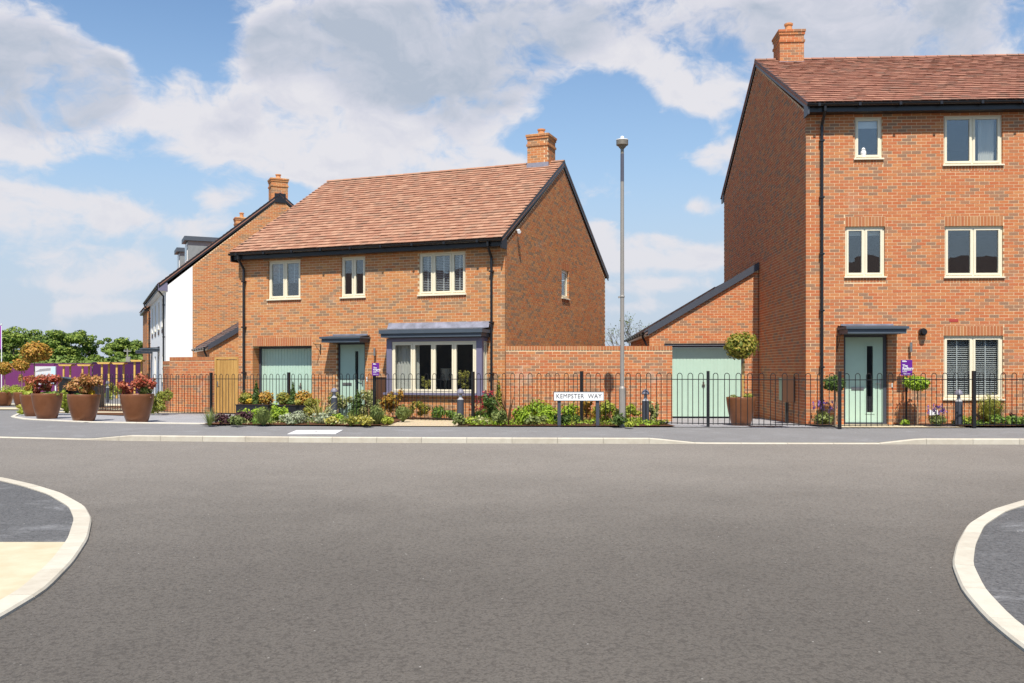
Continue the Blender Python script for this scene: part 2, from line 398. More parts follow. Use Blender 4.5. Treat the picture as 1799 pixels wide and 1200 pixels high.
M['tactile'] = tactile_mat()
M['grass'] = plain('meadow_grass', (0.075, 0.12, 0.03), 0.95, var=0.35, scale=0.6, bmp=0.3, spec=0.1)


def leaf_mat(name, stops, trans=0.34, rough=0.55):
    m, b, p, out = new_mat('leaf_' + name)
    r = piece_random(b)
    g = b.n('ShaderNodeNewGeometry').outputs['Position']
    v = b.m('ADD', b.m('MULTIPLY', r, 0.75), b.m('MULTIPLY', b.noise(g, 7 if trans > 0.2 else 0.35, 3), 0.30))
    c = b.ramp(v, stops)
    b.put(p.inputs['Base Color'], c); p.inputs['Roughness'].default_value = rough; p.inputs['Specular IOR Level'].default_value = 0.3
    tl = b.n('ShaderNodeBsdfTranslucent'); b.put(tl.inputs[0], c)
    mx = b.n('ShaderNodeMixShader'); mx.inputs[0].default_value = trans
    b.put(mx.inputs[1], p.outputs[0]); b.put(mx.inputs[2], tl.outputs[0]); b.put(out.inputs[0], mx.outputs[0])
    return m


def G(*cs):
    n = len(cs); return [(0.1 + 0.8 * i / max(1, n - 1), c) for i, c in enumerate(cs)]


LEAF = {
    'bright': G((0.13, 0.23, 0.018), (0.26, 0.39, 0.028), (0.40, 0.52, 0.055)),
    'green': G((0.075, 0.145, 0.022), (0.14, 0.24, 0.035), (0.24, 0.34, 0.06)),
    'dark': G((0.045, 0.085, 0.018), (0.080, 0.14, 0.028), (0.14, 0.20, 0.045)),
    'lime': G((0.22, 0.29, 0.030), (0.38, 0.43, 0.05), (0.52, 0.54, 0.11)),
    'yellow': G((0.26, 0.26, 0.04), (0.50, 0.44, 0.07), (0.60, 0.55, 0.20)),
    'varieg': G((0.10, 0.16, 0.035), (0.30, 0.32, 0.09), (0.55, 0.52, 0.26)),
    'silver': G((0.22, 0.26, 0.15), (0.36, 0.40, 0.25), (0.48, 0.50, 0.35)),
    'greygreen': G((0.12, 0.16, 0.045), (0.21, 0.26, 0.075), (0.32, 0.36, 0.12)),
    'purple': G((0.040, 0.016, 0.022), (0.085, 0.032, 0.040), (0.17, 0.085, 0.085)),
    'copper': G((0.15, 0.17, 0.025), (0.46, 0.27, 0.035), (0.60, 0.30, 0.075)),
    'ambergreen': G((0.10, 0.15, 0.02), (0.24, 0.24, 0.03), (0.44, 0.33, 0.06)),
    'redtip': G((0.10, 0.12, 0.025), (0.46, 0.075, 0.045), (0.58, 0.22, 0.12)),
    'orangered': G((0.12, 0.16, 0.025), (0.48, 0.19, 0.06), (0.60, 0.34, 0.14)),
    'olive': G((0.15, 0.18, 0.03), (0.26, 0.28, 0.045), (0.38, 0.37, 0.08)),
    'bronze': G((0.17, 0.075, 0.035), (0.28, 0.14, 0.07), (0.42, 0.25, 0.14)),
    'cordy': G((0.20, 0.23, 0.05), (0.45, 0.42, 0.13), (0.60, 0.55, 0.25)),
    'lavflower': G((0.16, 0.08, 0.32), (0.26, 0.14, 0.45), (0.36, 0.22, 0.52)),
    'redflower': G((0.45, 0.03, 0.05), (0.60, 0.06, 0.09), (0.66, 0.16, 0.18)),
    'yellowflower': G((0.62, 0.40, 0.02), (0.70, 0.48, 0.03), (0.74, 0.56, 0.10)),
    'pinkflower': G((0.60, 0.30, 0.34), (0.66, 0.44, 0.46), (0.70, 0.56, 0.55)),
}
LM = {k: leaf_mat(k, v) for k, v in LEAF.items()}
LM['far_a'] = leaf_mat('far_wood_green', G((0.049, 0.094, 0.014), (0.128, 0.194, 0.028), (0.257, 0.312, 0.053)), 0.15, 0.7)
LM['far_b'] = leaf_mat('far_wood_dark', G((0.032, 0.068, 0.016), (0.081, 0.135, 0.028), (0.162, 0.219, 0.046)), 0.15, 0.7)
LM['far_c'] = leaf_mat('far_bush_light', G((0.060, 0.105, 0.018), (0.115, 0.175, 0.030), (0.19, 0.25, 0.05)), 0.15, 0.7)
LM['spring'] = leaf_mat('spring_bud', G((0.16, 0.20, 0.06), (0.26, 0.29, 0.11)), 0.3, 0.6)


# ------------------------------------------------------------------ mesh helpers
class MB:
    def __init__(s): s.v = []; s.f = []; s.sm = False
    def box(s, x0, x1, y0, y1, z0, z1, P=None, skip=()):
        c = [(x0, y0, z0), (x1, y0, z0), (x1, y1, z0), (x0, y1, z0), (x0, y0, z1), (x1, y0, z1), (x1, y1, z1), (x0, y1, z1)]
        if P: c = [P(*k) for k in c]
        n = len(s.v); s.v += c
        fs = {'b': (0, 3, 2, 1), 't': (4, 5, 6, 7), 'f': (0, 1, 5, 4), 'r': (1, 2, 6, 5), 'k': (2, 3, 7, 6), 'l': (3, 0, 4, 7)}
        for k, q in fs.items():
            if k not in skip: s.f.append(tuple(n + i for i in q))
        return s
    def poly(s, pts):
        n = len(s.v); s.v += [tuple(p) for p in pts]; s.f.append(tuple(range(n, n + len(pts)))); return s
    def prism(s, pts, ext):
        """polygon extruded along a vector"""
        n = len(s.v); k = len(pts); e = Vector(ext)
        s.v += [tuple(p) for p in pts] + [tuple(Vector(p) + e) for p in pts]
        s.f.append(tuple(range(n + k - 1, n - 1, -1))); s.f.append(tuple(range(n + k, n + 2 * k)))
        for i in range(k):
            j = (i + 1) % k; s.f.append((n + i, n + j, n + k + j, n + k + i))
        return s
    def tube(s, pts, rad, seg=8, caps=True):
        pts = [Vector(p) for p in pts]; n0 = len(s.v); N = len(pts)
        rads = rad if isinstance(rad, (list, tuple)) else [rad] * N
        ref = None
        for i, p in enumerate(pts):
            t = (pts[min(i + 1, N - 1)] - pts[max(i - 1, 0)]).normalized()
            if ref is None:
                ref = Vector((0, 0, 1)) if abs(t.z) < 0.9 else Vector((1, 0, 0))
            a = (ref - t * ref.dot(t))
            if a.length < 1e-4: a = t.orthogonal()
            a.normalize(); bb = t.cross(a); ref = a
            for k in range(seg):
                th = 2 * math.pi * k / seg
                s.v.append(tuple(p + (a * math.cos(th) + bb * math.sin(th)) * rads[i]))
        for i in range(N - 1):
            for k in range(seg):
                k2 = (k + 1) % seg
                s.f.append((n0 + i * seg + k, n0 + i * seg + k2, n0 + (i + 1) * seg + k2, n0 + (i + 1) * seg + k))
        if caps:
            s.f.append(tuple(n0 + k for k in range(seg - 1, -1, -1))); s.f.append(tuple(n0 + (N - 1) * seg + k for k in range(seg)))
        return s
    def lathe(s, prof, seg=24, c=(0, 0, 0)):
        n0 = len(s.v); N = len(prof)
        for (r, z) in prof:
            for k in range(seg):
                th = 2 * math.pi * k / seg; s.v.append((c[0] + r * math.cos(th), c[1] + r * math.sin(th), c[2] + z))
        for i in range(N - 1):
            for k in range(seg):
                k2 = (k + 1) % seg; s.f.append((n0 + i * seg + k, n0 + i * seg + k2, n0 + (i + 1) * seg + k2, n0 + (i + 1) * seg + k))
        s.f.append(tuple(n0 + k for k in range(seg - 1, -1, -1))); s.f.append(tuple(n0 + (N - 1) * seg + k for k in range(seg)))
        return s
    def mesh(s, name, mat, smooth=False):
        me = bpy.data.meshes.new(name); me.from_pydata(s.v, [], s.f); me.update()
        me.materials.append(mat)
        if smooth: me.shade_smooth()
        return me
    def build(s, name, mat, parent=None, smooth=False, loc=None):
        return link(name, s.mesh(name, mat, smooth), parent, loc)


def link(name, me, parent=None, loc=None):
    o = bpy.data.objects.new(name, me); COL.objects.link(o)
    if parent: o.parent = parent
    if loc is not None: o.location = loc
    return o


def tag(o, label=None, cat=None, group=None, kind=None):
    if label: o['label'] = label
    if cat: o['category'] = cat
    if group: o['group'] = group
    if kind: o['kind'] = kind
    return o


def thing(name, label, cat, loc=(0, 0, 0), rz=0.0, group=None):
    o = bpy.data.objects.new(name, None); COL.objects.link(o); o.empty_display_size = 0.3
    o.location = loc; o.rotation_euler = (0, 0, rz)
    return tag(o, label, cat, group)


def interp(x, xs, ys):
    return float(np.interp(x, xs, ys))


# ------------------------------------------------------------------ lie of the land
KX = [-60, -30, -20, -14, -11.1, -8.26, -4, 0, 5, 10.1, 20, 60]
KY = [34, 25.5, 22.4, 20.6, 19.75, 19.0, 18.52, 18.32, 18.14, 18.05, 18.0, 18.0]
UX = [-60, -8.95, -8.0, 2.8, 3.7, 7.3, 8.1, 60]
UP = [0.02, 0.02, 0.108, 0.108, 0.02, 0.02, 0.108, 0.108]


def kerb_y(x): return interp(x, KX, KY)


def gz(x, y):
    t = y - kerb_y(x); up = interp(x, UX, UP)
    if t <= 2.3: return up + (0.177 - up) * max(0.0, t) / 2.3
    side = interp(x, [3.4, 4.4, 7.0, 8.0], [0, 1, 1, 0])
    z = 0.177 - 0.012 * (t - 2.3) - 0.013 * side * min(t - 2.3, 8)
    return max(z, -0.10)


def strip(name, mat, x0, x1, front, back, dz, dx=0.25, ny=6, label=None, kind='structure', parent=None):
    """a sheet laid on the land between a front line and a back line"""
    xs = list(np.arange(x0, x1 + 1e-6, dx)); b = MB()
    if xs[-1] < x1 - 1e-6: xs.append(x1)
    fx = front if callable(front) else (lambda x: interp(x, *front)); bx = back if callable(back) else (lambda x: interp(x, *back))
    for x in xs:
        a, c = fx(x), bx(x)
        for j in range(ny + 1):
            y = a + (c - a) * j / ny; b.v.append((x, y, gz(x, y) + dz))
    for i in range(len(xs) - 1):
        for j in range(ny):
            k = i * (ny + 1) + j; b.f.append((k, k + ny + 1, k + ny + 2, k + 1))
    o = b.build(name, mat)
    tag(o, label, kind=kind); return o

# ------------------------------------------------------------------ the ground, roads, pavements
def flat_sheet(name, mat, pts, z):
    b = MB(); b.poly([(x, y, z) for x, y in pts]); o = b.build(name, mat); return tag(o, kind='structure')


flat_sheet('ground', M['grass'], [(-900, -300), (900, -300), (900, 1500), (-900, 1500)], -0.32)


def build_road():
    b = MB(); xs = list(np.arange(-60, 60.1, 1.0))
    for x in xs:
        for y in (-30, 0, 6, 12, kerb_y(x) + 0.05): b.v.append((x, y, 0.0))
    for i in range(len(xs) - 1):
        for j in range(4):
            k = i * 5 + j; b.f.append((k, k + 5, k + 6, k + 1))
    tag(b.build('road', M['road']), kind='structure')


build_road()
strip('pavement', M['footway'], -60, 60, lambda x: kerb_y(x) + 0.11, lambda x: kerb_y(x) + 2.3, 0.0, ny=4)
strip('shared_path', M['footway'], -60, 60, lambda x: kerb_y(x) + 2.3, lambda x: kerb_y(x) + 46, 0.0, dx=0.5, ny=44)

EDGE_X = [-15.3, -14.0, -12.89, -10.54, -7.36, -6.9, 7.6]
EDGE_Y = [28.26, 25.41, 24.0, 22.5, 21.82, 21.22, 20.42]


def edge_y(x): return max(interp(x, EDGE_X, EDGE_Y), kerb_y(x) + 2.32)


def h1_wall_y(x): return 27.088 - 0.3889 * (x + 8.129)
def h2_wall_y(x): return 21.8 - 0.0559 * (x - 7.037)


strip('drive_paving', M['setts'], -15.0, 7.5, edge_y, lambda x: 31.5 if x < -0.2 else 28.5, 0.012, ny=24)
strip('door_path', M['buff'], 7.35, 10.15, lambda x: kerb_y(x) + 2.32, lambda x: h2_wall_y(x) + 0.3, 0.016, ny=5)
strip('gravel_path', M['gravel'], -3.0, -1.0, lambda x: kerb_y(x) + 2.34, lambda x: h1_wall_y(x) - 0.7, 0.020, ny=8)
strip('garden_bed', M['soil'], -7.25, -2.85, lambda x: kerb_y(x) + 2.36 + 0.25 * abs(math.sin(x * 1.7)) * 0.3, lambda x: h1_wall_y(x) - (1.9 if x < -4.4 else 0.2), 0.035, ny=8)
strip('garden_bed', M['soil'], -1.25, 3.7, lambda x: kerb_y(x) + 2.36 + 0.06 * abs(math.sin(x * 2.1)), lambda x: 24.1, 0.035, ny=8)
strip('garden_bed', M['soil'], -3.0, -0.3, lambda x: h1_wall_y(x) - 0.75, lambda x: h1_wall_y(x) + 0.1, 0.040, ny=3)
strip('garden_bed', M['soil'], 6.95, 7.45, lambda x: kerb_y(x) + 2.5, lambda x: h2_wall_y(x) + 0.05, 0.045, ny=3)
strip('garden_bed', M['soil'], 9.1, 10.3, lambda x: h2_wall_y(x) - 0.6, lambda x: h2_wall_y(x) + 0.05, 0.045, ny=3)
strip('garden_bed', M['soil'], 10.1, 16.0, lambda x: kerb_y(x) + 2.36 + 0.08 * abs(math.sin(x * 2.3)), lambda x: h2_wall_y(x) + 0.05, 0.050, ny=4)
strip('garden_bed', M['soil'], -15.2, -11.2, lambda x: edge_y(x) + 3.4, lambda x: 36, 0.030, ny=6)
strip('buff_band', M['buff'], -20, -9.2, lambda x: 31.0, lambda x: 33.0, 0.030, dx=0.5, ny=2)
strip('buff_band', M['buff'], -22, -9.2, lambda x: 35.5, lambda x: 38.0, 0.034, dx=0.5, ny=2)
strip('buff_band', M['buff'], -15.0, -8.8, lambda x: max(28.3, edge_y(x) + .1), lambda x: 29.2, 0.034, dx=0.5, ny=2)


def stones(name, path, w, ztop, zbot, length, mat, child='kerbstone', zf=None):
    """kerbstones laid end to end along a polyline; each one an object"""
    root = thing(name, None, None); root['kind'] = 'structure'
    pts = [Vector((p[0], p[1], 0)) for p in path]
    fine = []
    for i in range(len(pts) - 1):
        k = max(2, int((pts[i + 1] - pts[i]).length / 0.05))
        for j in range(k): fine.append(pts[i].lerp(pts[i + 1], j / k))
    fine.append(pts[-1])
    for _ in range(12):
        q = fine[:]
        for i in range(1, len(fine) - 1): q[i] = (fine[i - 1] + fine[i] * 2 + fine[i + 1]) / 4
        fine = q
    cum = [0.0]
    for i in range(1, len(fine)): cum.append(cum[-1] + (fine[i] - fine[i - 1]).length)
    def at(s):
        s = min(max(s, 0), cum[-1] - 1e-4); i = int(np.searchsorted(cum, s, 'right')) - 1
        i = min(i, len(fine) - 2); f = (s - cum[i]) / max(1e-6, cum[i + 1] - cum[i])
        p = fine[i].lerp(fine[i + 1], f); t = (fine[min(i + 2, len(fine) - 1)] - fine[max(i - 1, 0)]).normalized()
        return p, Vector((-t.y, t.x, 0))
    s = 0.0
    while s < cum[-1] - 0.1:
        e = min(s + length - 0.006, cum[-1]); b = MB(); n = 4
        for k in range(n + 1):
            p, nn = at(s + (e - s) * k / n)
            zt = ztop if zf is None else zf(p)
            q = p + nn * w; ch = 0.014
            b.v += [(p.x, p.y, zbot), (p.x, p.y, zt - ch), (p.x + nn.x * ch, p.y + nn.y * ch, zt), (q.x, q.y, zt), (q.x, q.y, zbot)]
        for k in range(n):
            for j in range(4): b.f.append((k * 5 + j, (k + 1) * 5 + j, (k + 1) * 5 + j + 1, k * 5 + j + 1))
        b.f.append((0, 1, 2, 3, 4)); b.f.append(tuple(n * 5 + j for j in (4, 3, 2, 1, 0)))
        b.build(child, mat, root); s += length
    return root


stones('kerb', [(x, kerb_y(x)) for x in np.arange(-24, 20.1, 0.5)], 0.125, 0.1, -0.1, 0.915, M['kerb'], zf=lambda p: interp(p.x, UX, UP) + 0.004)
stones('edging', [(-15.3, 28.26), (-14.0, 25.41), (-12.89, 24.0), (-10.54, 22.5), (-8.9, 22.1), (-7.36, 21.82)], 0.11, 0, 0.0, 0.915, M['pale_edge'], 'edging_block', zf=lambda p: gz(p.x, p.y) + 0.03)
LEFT_K = [(-30, 15.2), (-18, 14.0), (-12, 13.35), (-8.5, 12.85), (-6.95, 12.4), (-6.08, 11.6), (-5.33, 10.8), (-4.59, 9.8), (-4.15, 9.0), (-3.7, 7.95), (-3.38, 7.02), (-3.13, 6.12), (-3.05, 5.4), (-3.0, 3), (-3.0, -12)]
RIGHT_K = [(2.65, -12), (2.65, 3), (2.70, 4.8), (2.82, 5.43), (3.02, 6.12), (3.34, 6.92), (3.75, 7.69), (4.33, 8.66), (5.0, 9.52), (5.77, 10.26), (7.5, 11.3), (10, 12.0), (14, 12.4), (30, 12.6)]
LEFT_K = [(x, y) for x, y in LEFT_K]
stones('kerb', LEFT_K[::-1], 0.16, 0.032, -0.1, 0.78, M['kerb'])
stones('kerb', RIGHT_K[::-1], 0.145, 0.032, -0.1, 0.78, M['kerb'])


def island(name, mat, pts, z, cut=None):
    flat_sheet(name, mat, pts, z)


def inset(path, w):
    out = []
    for i, p in enumerate(path):
        a = Vector(path[max(i - 1, 0)]); c = Vector(path[min(i + 1, len(path) - 1)]); t = (c - a).normalized()
        out.append((p[0] + t.y * w, p[1] - t.x * w))
    return out


LI = inset(LEFT_K[::-1], -0.10)[::-1]; RI = inset(RIGHT_K[::-1], -0.10)[::-1]
flat_sheet('pavement', M['fresh'], [p for p in LI if p[1] > 7.6] + [(-3.66, 7.6), (-60, 7.6), (-60, 18)], 0.022)
flat_sheet('tactile_paving', M['tactile'], [(-60, 7.75), (-3.74, 7.75)] + [p for p in LI if p[1] < 7.7] + [(-60, -12)], 0.027)
flat_sheet('pavement', M['fresh'], RI + [(60, 12.6), (60, -12)], 0.022)

# ------------------------------------------------------------------ brickwork
PR = 0.0025          # how far a brick stands proud of its mortar


def top_range(prof, z):
    """span of the wall where the top profile is at least z"""
    if all(p[1] >= z for p in prof): return prof[0][0], prof[-1][0]
    xs = []
    for (a, za), (c, zc) in zip(prof[:-1], prof[1:]):
        if za >= z: xs.append(a)
        if zc >= z: xs.append(c)
        if (za - z) * (zc - z) < 0: xs.append(a + (c - a) * (z - za) / (zc - za))
    return (min(xs), max(xs)) if xs else None


def cut_rect(r, holes, tol=0.02):
    out = [r]
    for (h0, h1, g0, g1) in holes:
        nxt = []
        for (a0, a1, z0, z1) in out:
            if h1 <= a0 or h0 >= a1 or g1 <= z0 or g0 >= z1: nxt.append((a0, a1, z0, z1)); continue
            if h0 > a0: nxt.append((a0, h0 if True else h0, z0, z1))
            if h1 < a1: nxt.append((h1, a1, z0, z1))
            m0, m1 = max(a0, h0), min(a1, h1)
            if g0 > z0: nxt.append((m0, m1, z0, g0))
            if g1 < z1: nxt.append((m0, m1, g1, z1))
        out = [q for q in nxt if q[1] - q[0] > tol and q[3] - q[2] > tol]
    return out


def make_wall(root, P, L, zb, prof, bmat, holes=(), soldiers=(), corner=(True, True), parity=0, singles=0, to_world=None,
              reveal=0.10, deep=(), panel_mat=None, blanks=(), name='wall', prefer=None):
    """a brick wall: mortar panel with recessed joints, every brick its own box"""
    prof = [tuple(p) for p in prof]; zmin = min(p[1] for p in prof)
    hs = [h[:4] for h in holes]
    xs = sorted({0.0, L} | {v for h in hs for v in (h[0] - PR, h[1] + PR)}); zs = sorted({zb, zmin} | {min(v, zmin) for h in hs for v in (h[2] - PR, h[3] + PR)})
    b = MB()
    for i in range(len(xs) - 1):
        for j in range(len(zs) - 1):
            cx, cz = (xs[i] + xs[i + 1]) / 2, (zs[j] + zs[j + 1]) / 2
            if zs[j + 1] - zs[j] < 1e-6: continue
            if any(h[0] - PR < cx < h[1] + PR and h[2] - PR < cz < h[3] + PR for h in hs): continue
            b.poly([P(xs[i], 0, zs[j]), P(xs[i + 1], 0, zs[j]), P(xs[i + 1], 0, zs[j + 1]), P(xs[i], 0, zs[j + 1])])
    if any(p[1] > zmin + 1e-4 for p in prof):
        pts = [(p[0], p[1]) for p in prof]
        poly = [P(0, 0, zmin)] if prof[0][1] > zmin + 1e-4 else []
        poly += [P(p[0], 0, p[1]) for p in pts]
        if prof[-1][1] > zmin + 1e-4: poly.append(P(L, 0, zmin))
        b.poly(poly)
    for h in holes:
        r = h[4] if len(h) > 4 else reveal
        a0, a1, z0, z1 = h[0] - PR, h[1] + PR, h[2] - PR, min(h[3] + PR, zmin)
        for (p, q) in (((a0, z0), (a0, z1)), ((a0, z1), (a1, z1)), ((a1, z1), (a1, z0)), ((a1, z0), (a0, z0))):
            b.poly([P(p[0], 0, p[1]), P(q[0], 0, q[1]), P(q[0], r, q[1]), P(p[0], r, p[1])])
    wall = b.build(name, panel_mat or M['mortar'], root)
    if bmat is None: return wall
    solid = [(s[0] - 0.005, s[1] + 0.005, s[2] - 0.005, s[3] + 0.005) for s in soldiers]
    rects = []
    n = int((max(p[1] for p in prof) - zb) / 0.075) + 1
    for i in range(n):
        z0 = zb + i * 0.075 + 0.005; z1 = z0 + 0.065
        rg = top_range(prof, z1)
        if not rg or rg[1] - rg[0] < 0.12: continue
        odd = (i + parity) % 2
        lo = -PR if corner[0] else 0.0; hi = L + PR if corner[1] else L
        if odd and corner[0]: lo = 0.1125 - PR + 0.004
        if odd and corner[1]: hi = L - 0.1125 + PR - 0.004
        off = 0.1125 if odd else 0.0
        a = (-PR if not odd else 0.1125 - PR + 0.004) if corner[0] else -off
        while a < hi - 0.02:
            e = min(a + 0.215, hi); s0 = max(a, lo, rg[0] - (PR if rg[0] <= 0 else 0)); e = min(e, rg[1] + (PR if rg[1] >= L else 0))
            if e - s0 > 0.03: rects.append((s0, e, z0, z1))
            a += 0.225
    bricks = []
    for r in rects:
        for q in cut_rect(r, hs + solid + list(blanks)):
            d = 0.10
            for h in holes:
                if len(h) > 4 and h[4] > 0.1 and h[2] - 0.1 < q[2] < h[3] and (abs(q[1] - h[0]) < 0.01 or abs(q[0] - h[1]) < 0.01): d = h[4]
            bricks.append((*q, d))
    order = []
    if singles and to_world:
        full = [k for k, q in enumerate(bricks) if abs(q[1] - q[0] - 0.215) < 0.002 and abs(q[3] - q[2] - 0.065) < 0.002 and q[4] < 0.11 and q[2] > 0.15]
        def dist(k):
            q = bricks[k]; p = to_world @ Vector(P((q[0] + q[1]) / 2, 0, (q[2] + q[3]) / 2))
            if abs(p.x / p.y) > 0.56: return 1e6
            return (p - Vector((0, 0, 1.5))).length + (prefer(q) if prefer else 0)
        order = sorted(full, key=dist)[:singles]
    sing = set(order)
    if sing:
        c = MB(); c.box(-0.1075, 0.1075, -PR, 0.10, -0.0325, 0.0325, skip=('k',))
        me = c.mesh('brick', bmat)
        for k in order:
            q = bricks[k]; pz = P((q[0] + q[1]) / 2, RNG.uniform(-0.0015, 0.001), (q[2] + q[3]) / 2)
            link('brick', me, wall, pz)
    b = MB()
    for k, q in enumerate(bricks):
        if k in sing: continue
        j = RNG.uniform(-0.0015, 0.001)
        b.box(q[0], q[1], -PR + j, q[4], q[2], q[3], P, skip=('k',))
    if b.v: tag(b.build('brickwork', bmat, wall), kind='stuff')
    for s in soldiers:
        pitch = 0.075; k = max(1, round((s[1] - s[0]) / pitch)); w = (s[1] - s[0]) / k; b = MB()
        for i in range(k):
            j = RNG.uniform(-0.0015, 0.001)
            b.box(s[0] + i * w + 0.005, s[0] + (i + 1) * w - 0.005, -PR - 0.001 + j, s[4] if len(s) > 4 else 0.10, s[2] + 0.004, s[3] - 0.004, P, skip=('k',))
        tag(b.build('soldier_course', M['soldier'], wall), kind='stuff')
    return wall


def window(root, P, a0, a1, z0, z1, n=2, rec=0.055, weights=None, blind=None, drop=1.0, sill=True, curtain=None, name='window', shade=None):
    """a cream casement window: frame, sashes, panes, sill and the blind behind it"""
    F = 0.042; b = MB(); d0, d1 = rec, rec + 0.07
    zb = z0 + (0.035 if sill else 0)
    b.box(a0, a0 + F, d0, d1, zb, z1, P); b.box(a1 - F, a1, d0, d1, zb, z1, P)
    b.box(a0 + F, a1 - F, d0, d1, z1 - F, z1, P); b.box(a0 + F, a1 - F, d0, d1, zb, zb + F, P)
    ws = weights or [1] * n; tot = sum(ws); inner = a1 - a0 - 2 * F - (n - 1) * 0.03
    lights = []; a = a0 + F
    for i, w in enumerate(ws):
        lw = inner * w / tot; lights.append((a, a + lw)); a += lw
        if i < n - 1: b.box(a, a + 0.03, d0, d1, zb + F, z1 - F, P); a += 0.03
    fr = b.build(name, M['cream'], root)
    for i, (l0, l1) in enumerate(lights):
        s = MB(); S = 0.048; q0, q1 = zb + F + 0.002, z1 - F - 0.002; l0 += 0.002; l1 -= 0.002; e0, e1 = rec - 0.012, rec + 0.045
        s.box(l0, l0 + S, e0, e1, q0, q1, P); s.box(l1 - S, l1, e0, e1, q0, q1, P)
        s.box(l0 + S, l1 - S, e0, e1, q1 - S, q1, P); s.box(l0 + S, l1 - S, e0, e1, q0, q0 + S, P)
        s.build('sash', M['cream'], fr)
        g = MB(); g.box(l0 + S - 0.004, l1 - S + 0.004, rec + 0.012, rec + 0.030, q0 + S - 0.004, q1 - S + 0.004, P); g.build('pane', M['glass'], fr)
        if blind:
            pitch = 0.046 if blind[1] == 'open' else 0.040
            m = MB(); t = 0.010 if blind[1] == 'open' else 0.016; w2 = 0.024
            x0, x1 = l0 + S * 0.4, l1 - S * 0.4; dd = rec + 0.11
            m.v += [P(x0, dd - w2, -t), P(x1, dd - w2, -t), P(x1, dd + w2, t), P(x0, dd + w2, t), P(x0, dd - w2, -t + 0.003), P(x1, dd - w2, -t + 0.003), P(x1, dd + w2, t + 0.003), P(x0, dd + w2, t + 0.003)]
            m.f += [(0, 3, 2, 1), (4, 5, 6, 7), (0, 1, 5, 4), (1, 2, 6, 5), (2, 3, 7, 6), (3, 0, 4, 7)]
            me = m.mesh('slat', M[blind[0]])
            z = q1 - 0.03; stop = q1 - (q1 - q0) * drop
            while z > stop + 0.03:
                link('slat', me, fr, (0, 0, z)); z -= pitch
            tp = MB(); tp.box(x0 + (x1 - x0) * 0.5 - 0.012, x0 + (x1 - x0) * 0.5 + 0.012, dd - 0.034, dd - 0.031, stop + 0.04, q1 - 0.02, P); tp.build('blind_tape', M['slat_white'], fr)
    if shade:
        h = MB(); h.box(a0 + 0.07, a1 - 0.07, rec + 0.10, rec + 0.115, z1 - (z1 - z0) * shade[1], z1 - 0.05, P); h.build('roller_shade', M[shade[0]], fr)
    if curtain:
        for (c0, c1) in curtain:
            m = MB(); k = 24
            for i in range(k + 1):
                a = c0 + (c1 - c0) * i / k; dd = rec + 0.20 + 0.03 * math.sin(i * 1.9) + 0.012 * math.sin(i * 4.1)
                m.v += [P(a, dd, z0 + 0.02), P(a, dd, z1 + 0.05)]
            for i in range(k): m.f.append((2 * i, 2 * i + 2, 2 * i + 3, 2 * i + 1))
            m.build('curtain', M['curtain'], fr, smooth=True)
    if sill:
        s = MB(); s.box(a0 - 0.03, a1 + 0.03, -0.045, rec + 0.075, z0, z0 + 0.034, P); s.build('sill', M['cream'], fr)
    return fr


def tile_roof(root, E, A, S, L, Ls, mat, to_world=None, singles=0, gauge=0.1, width=0.165, thick=0.016, name='roof', lift=0.026, ny_extra=0):
    """roof deck with every plain tile lying on it, lapped, each tipped up a little"""
    E, A, S = Vector(E), Vector(A).normalized(), Vector(S).normalized(); N = A.cross(S).normalized()
    if N.z < 0: N = -N
    b = MB(); q = [E, E + A * L, E + A * L + S * Ls, E + S * Ls]
    b.prism([tuple(p - N * 0.03) for p in q], tuple(-N * 0.06))
    roof = b.build(name, mat, root)
    rows = int(Ls / gauge); tl = gauge + 0.045; items = []
    for r in range(rows + 1):
        s0 = r * gauge - 0.02; off = -(width / 2) * (r % 2); a = off
        while a < L - 0.02:
            a0, a1 = max(a, 0) + 0.0015, min(a + width, L) - 0.0015
            if a1 - a0 > 0.03 and s0 + tl < Ls + 0.08: items.append((a0, a1, s0))
            a += width
    def fr(it):
        a0, a1, s0 = it; dz = RNG.uniform(-0.003, 0.004); return E + A * ((a0 + a1) / 2) + S * s0 + N * dz
    full = [k for k, it in enumerate(items) if abs(it[1] - it[0] - width + 0.003) < 1e-4]
    sing = []
    if singles and to_world:
        def key(k):
            p = to_world @ fr(items[k]); return 1e6 if abs(p.x / p.y) > 0.56 or p.z > 1.5 + p.y * 0.405 else (p - Vector((0, 0, 1.5))).length
        sing = sorted(full, key=key)[:singles]
    ss = set(sing)
    def tile_box(m, w, o, X, Y, Z):
        def P(x, y, z): return tuple(o + X * x + Y * y + Z * (z + lift * (1 - max(y, 0) / tl)))
        m.box(-w / 2, w / 2, 0, tl, -thick, 0.0, P, skip=('b', 'k'))
    if sing:
        m = MB(); tile_box(m, width - 0.003, Vector((0, 0, 0)), Vector((1, 0, 0)), Vector((0, 1, 0)), Vector((0, 0, 1)))
        me = m.mesh('tile', mat)
        Rm = Matrix((A, S, N)).transposed().to_4x4()
        for k in sing:
            o = link('tile', me, roof); o.matrix_basis = Matrix.Translation(fr(items[k])) @ Rm @ Matrix.Rotation(RNG.uniform(-0.012, 0.012), 4, 'X')
    m = MB()
    for k, it in enumerate(items):
        if k in ss: continue
        tw = RNG.uniform(-0.02, 0.02)
        tile_box(m, it[1] - it[0], fr(it), A, (S + N * tw).normalized(), N)
    tag(m.build('tiling', mat, roof), kind='stuff')
    return roof


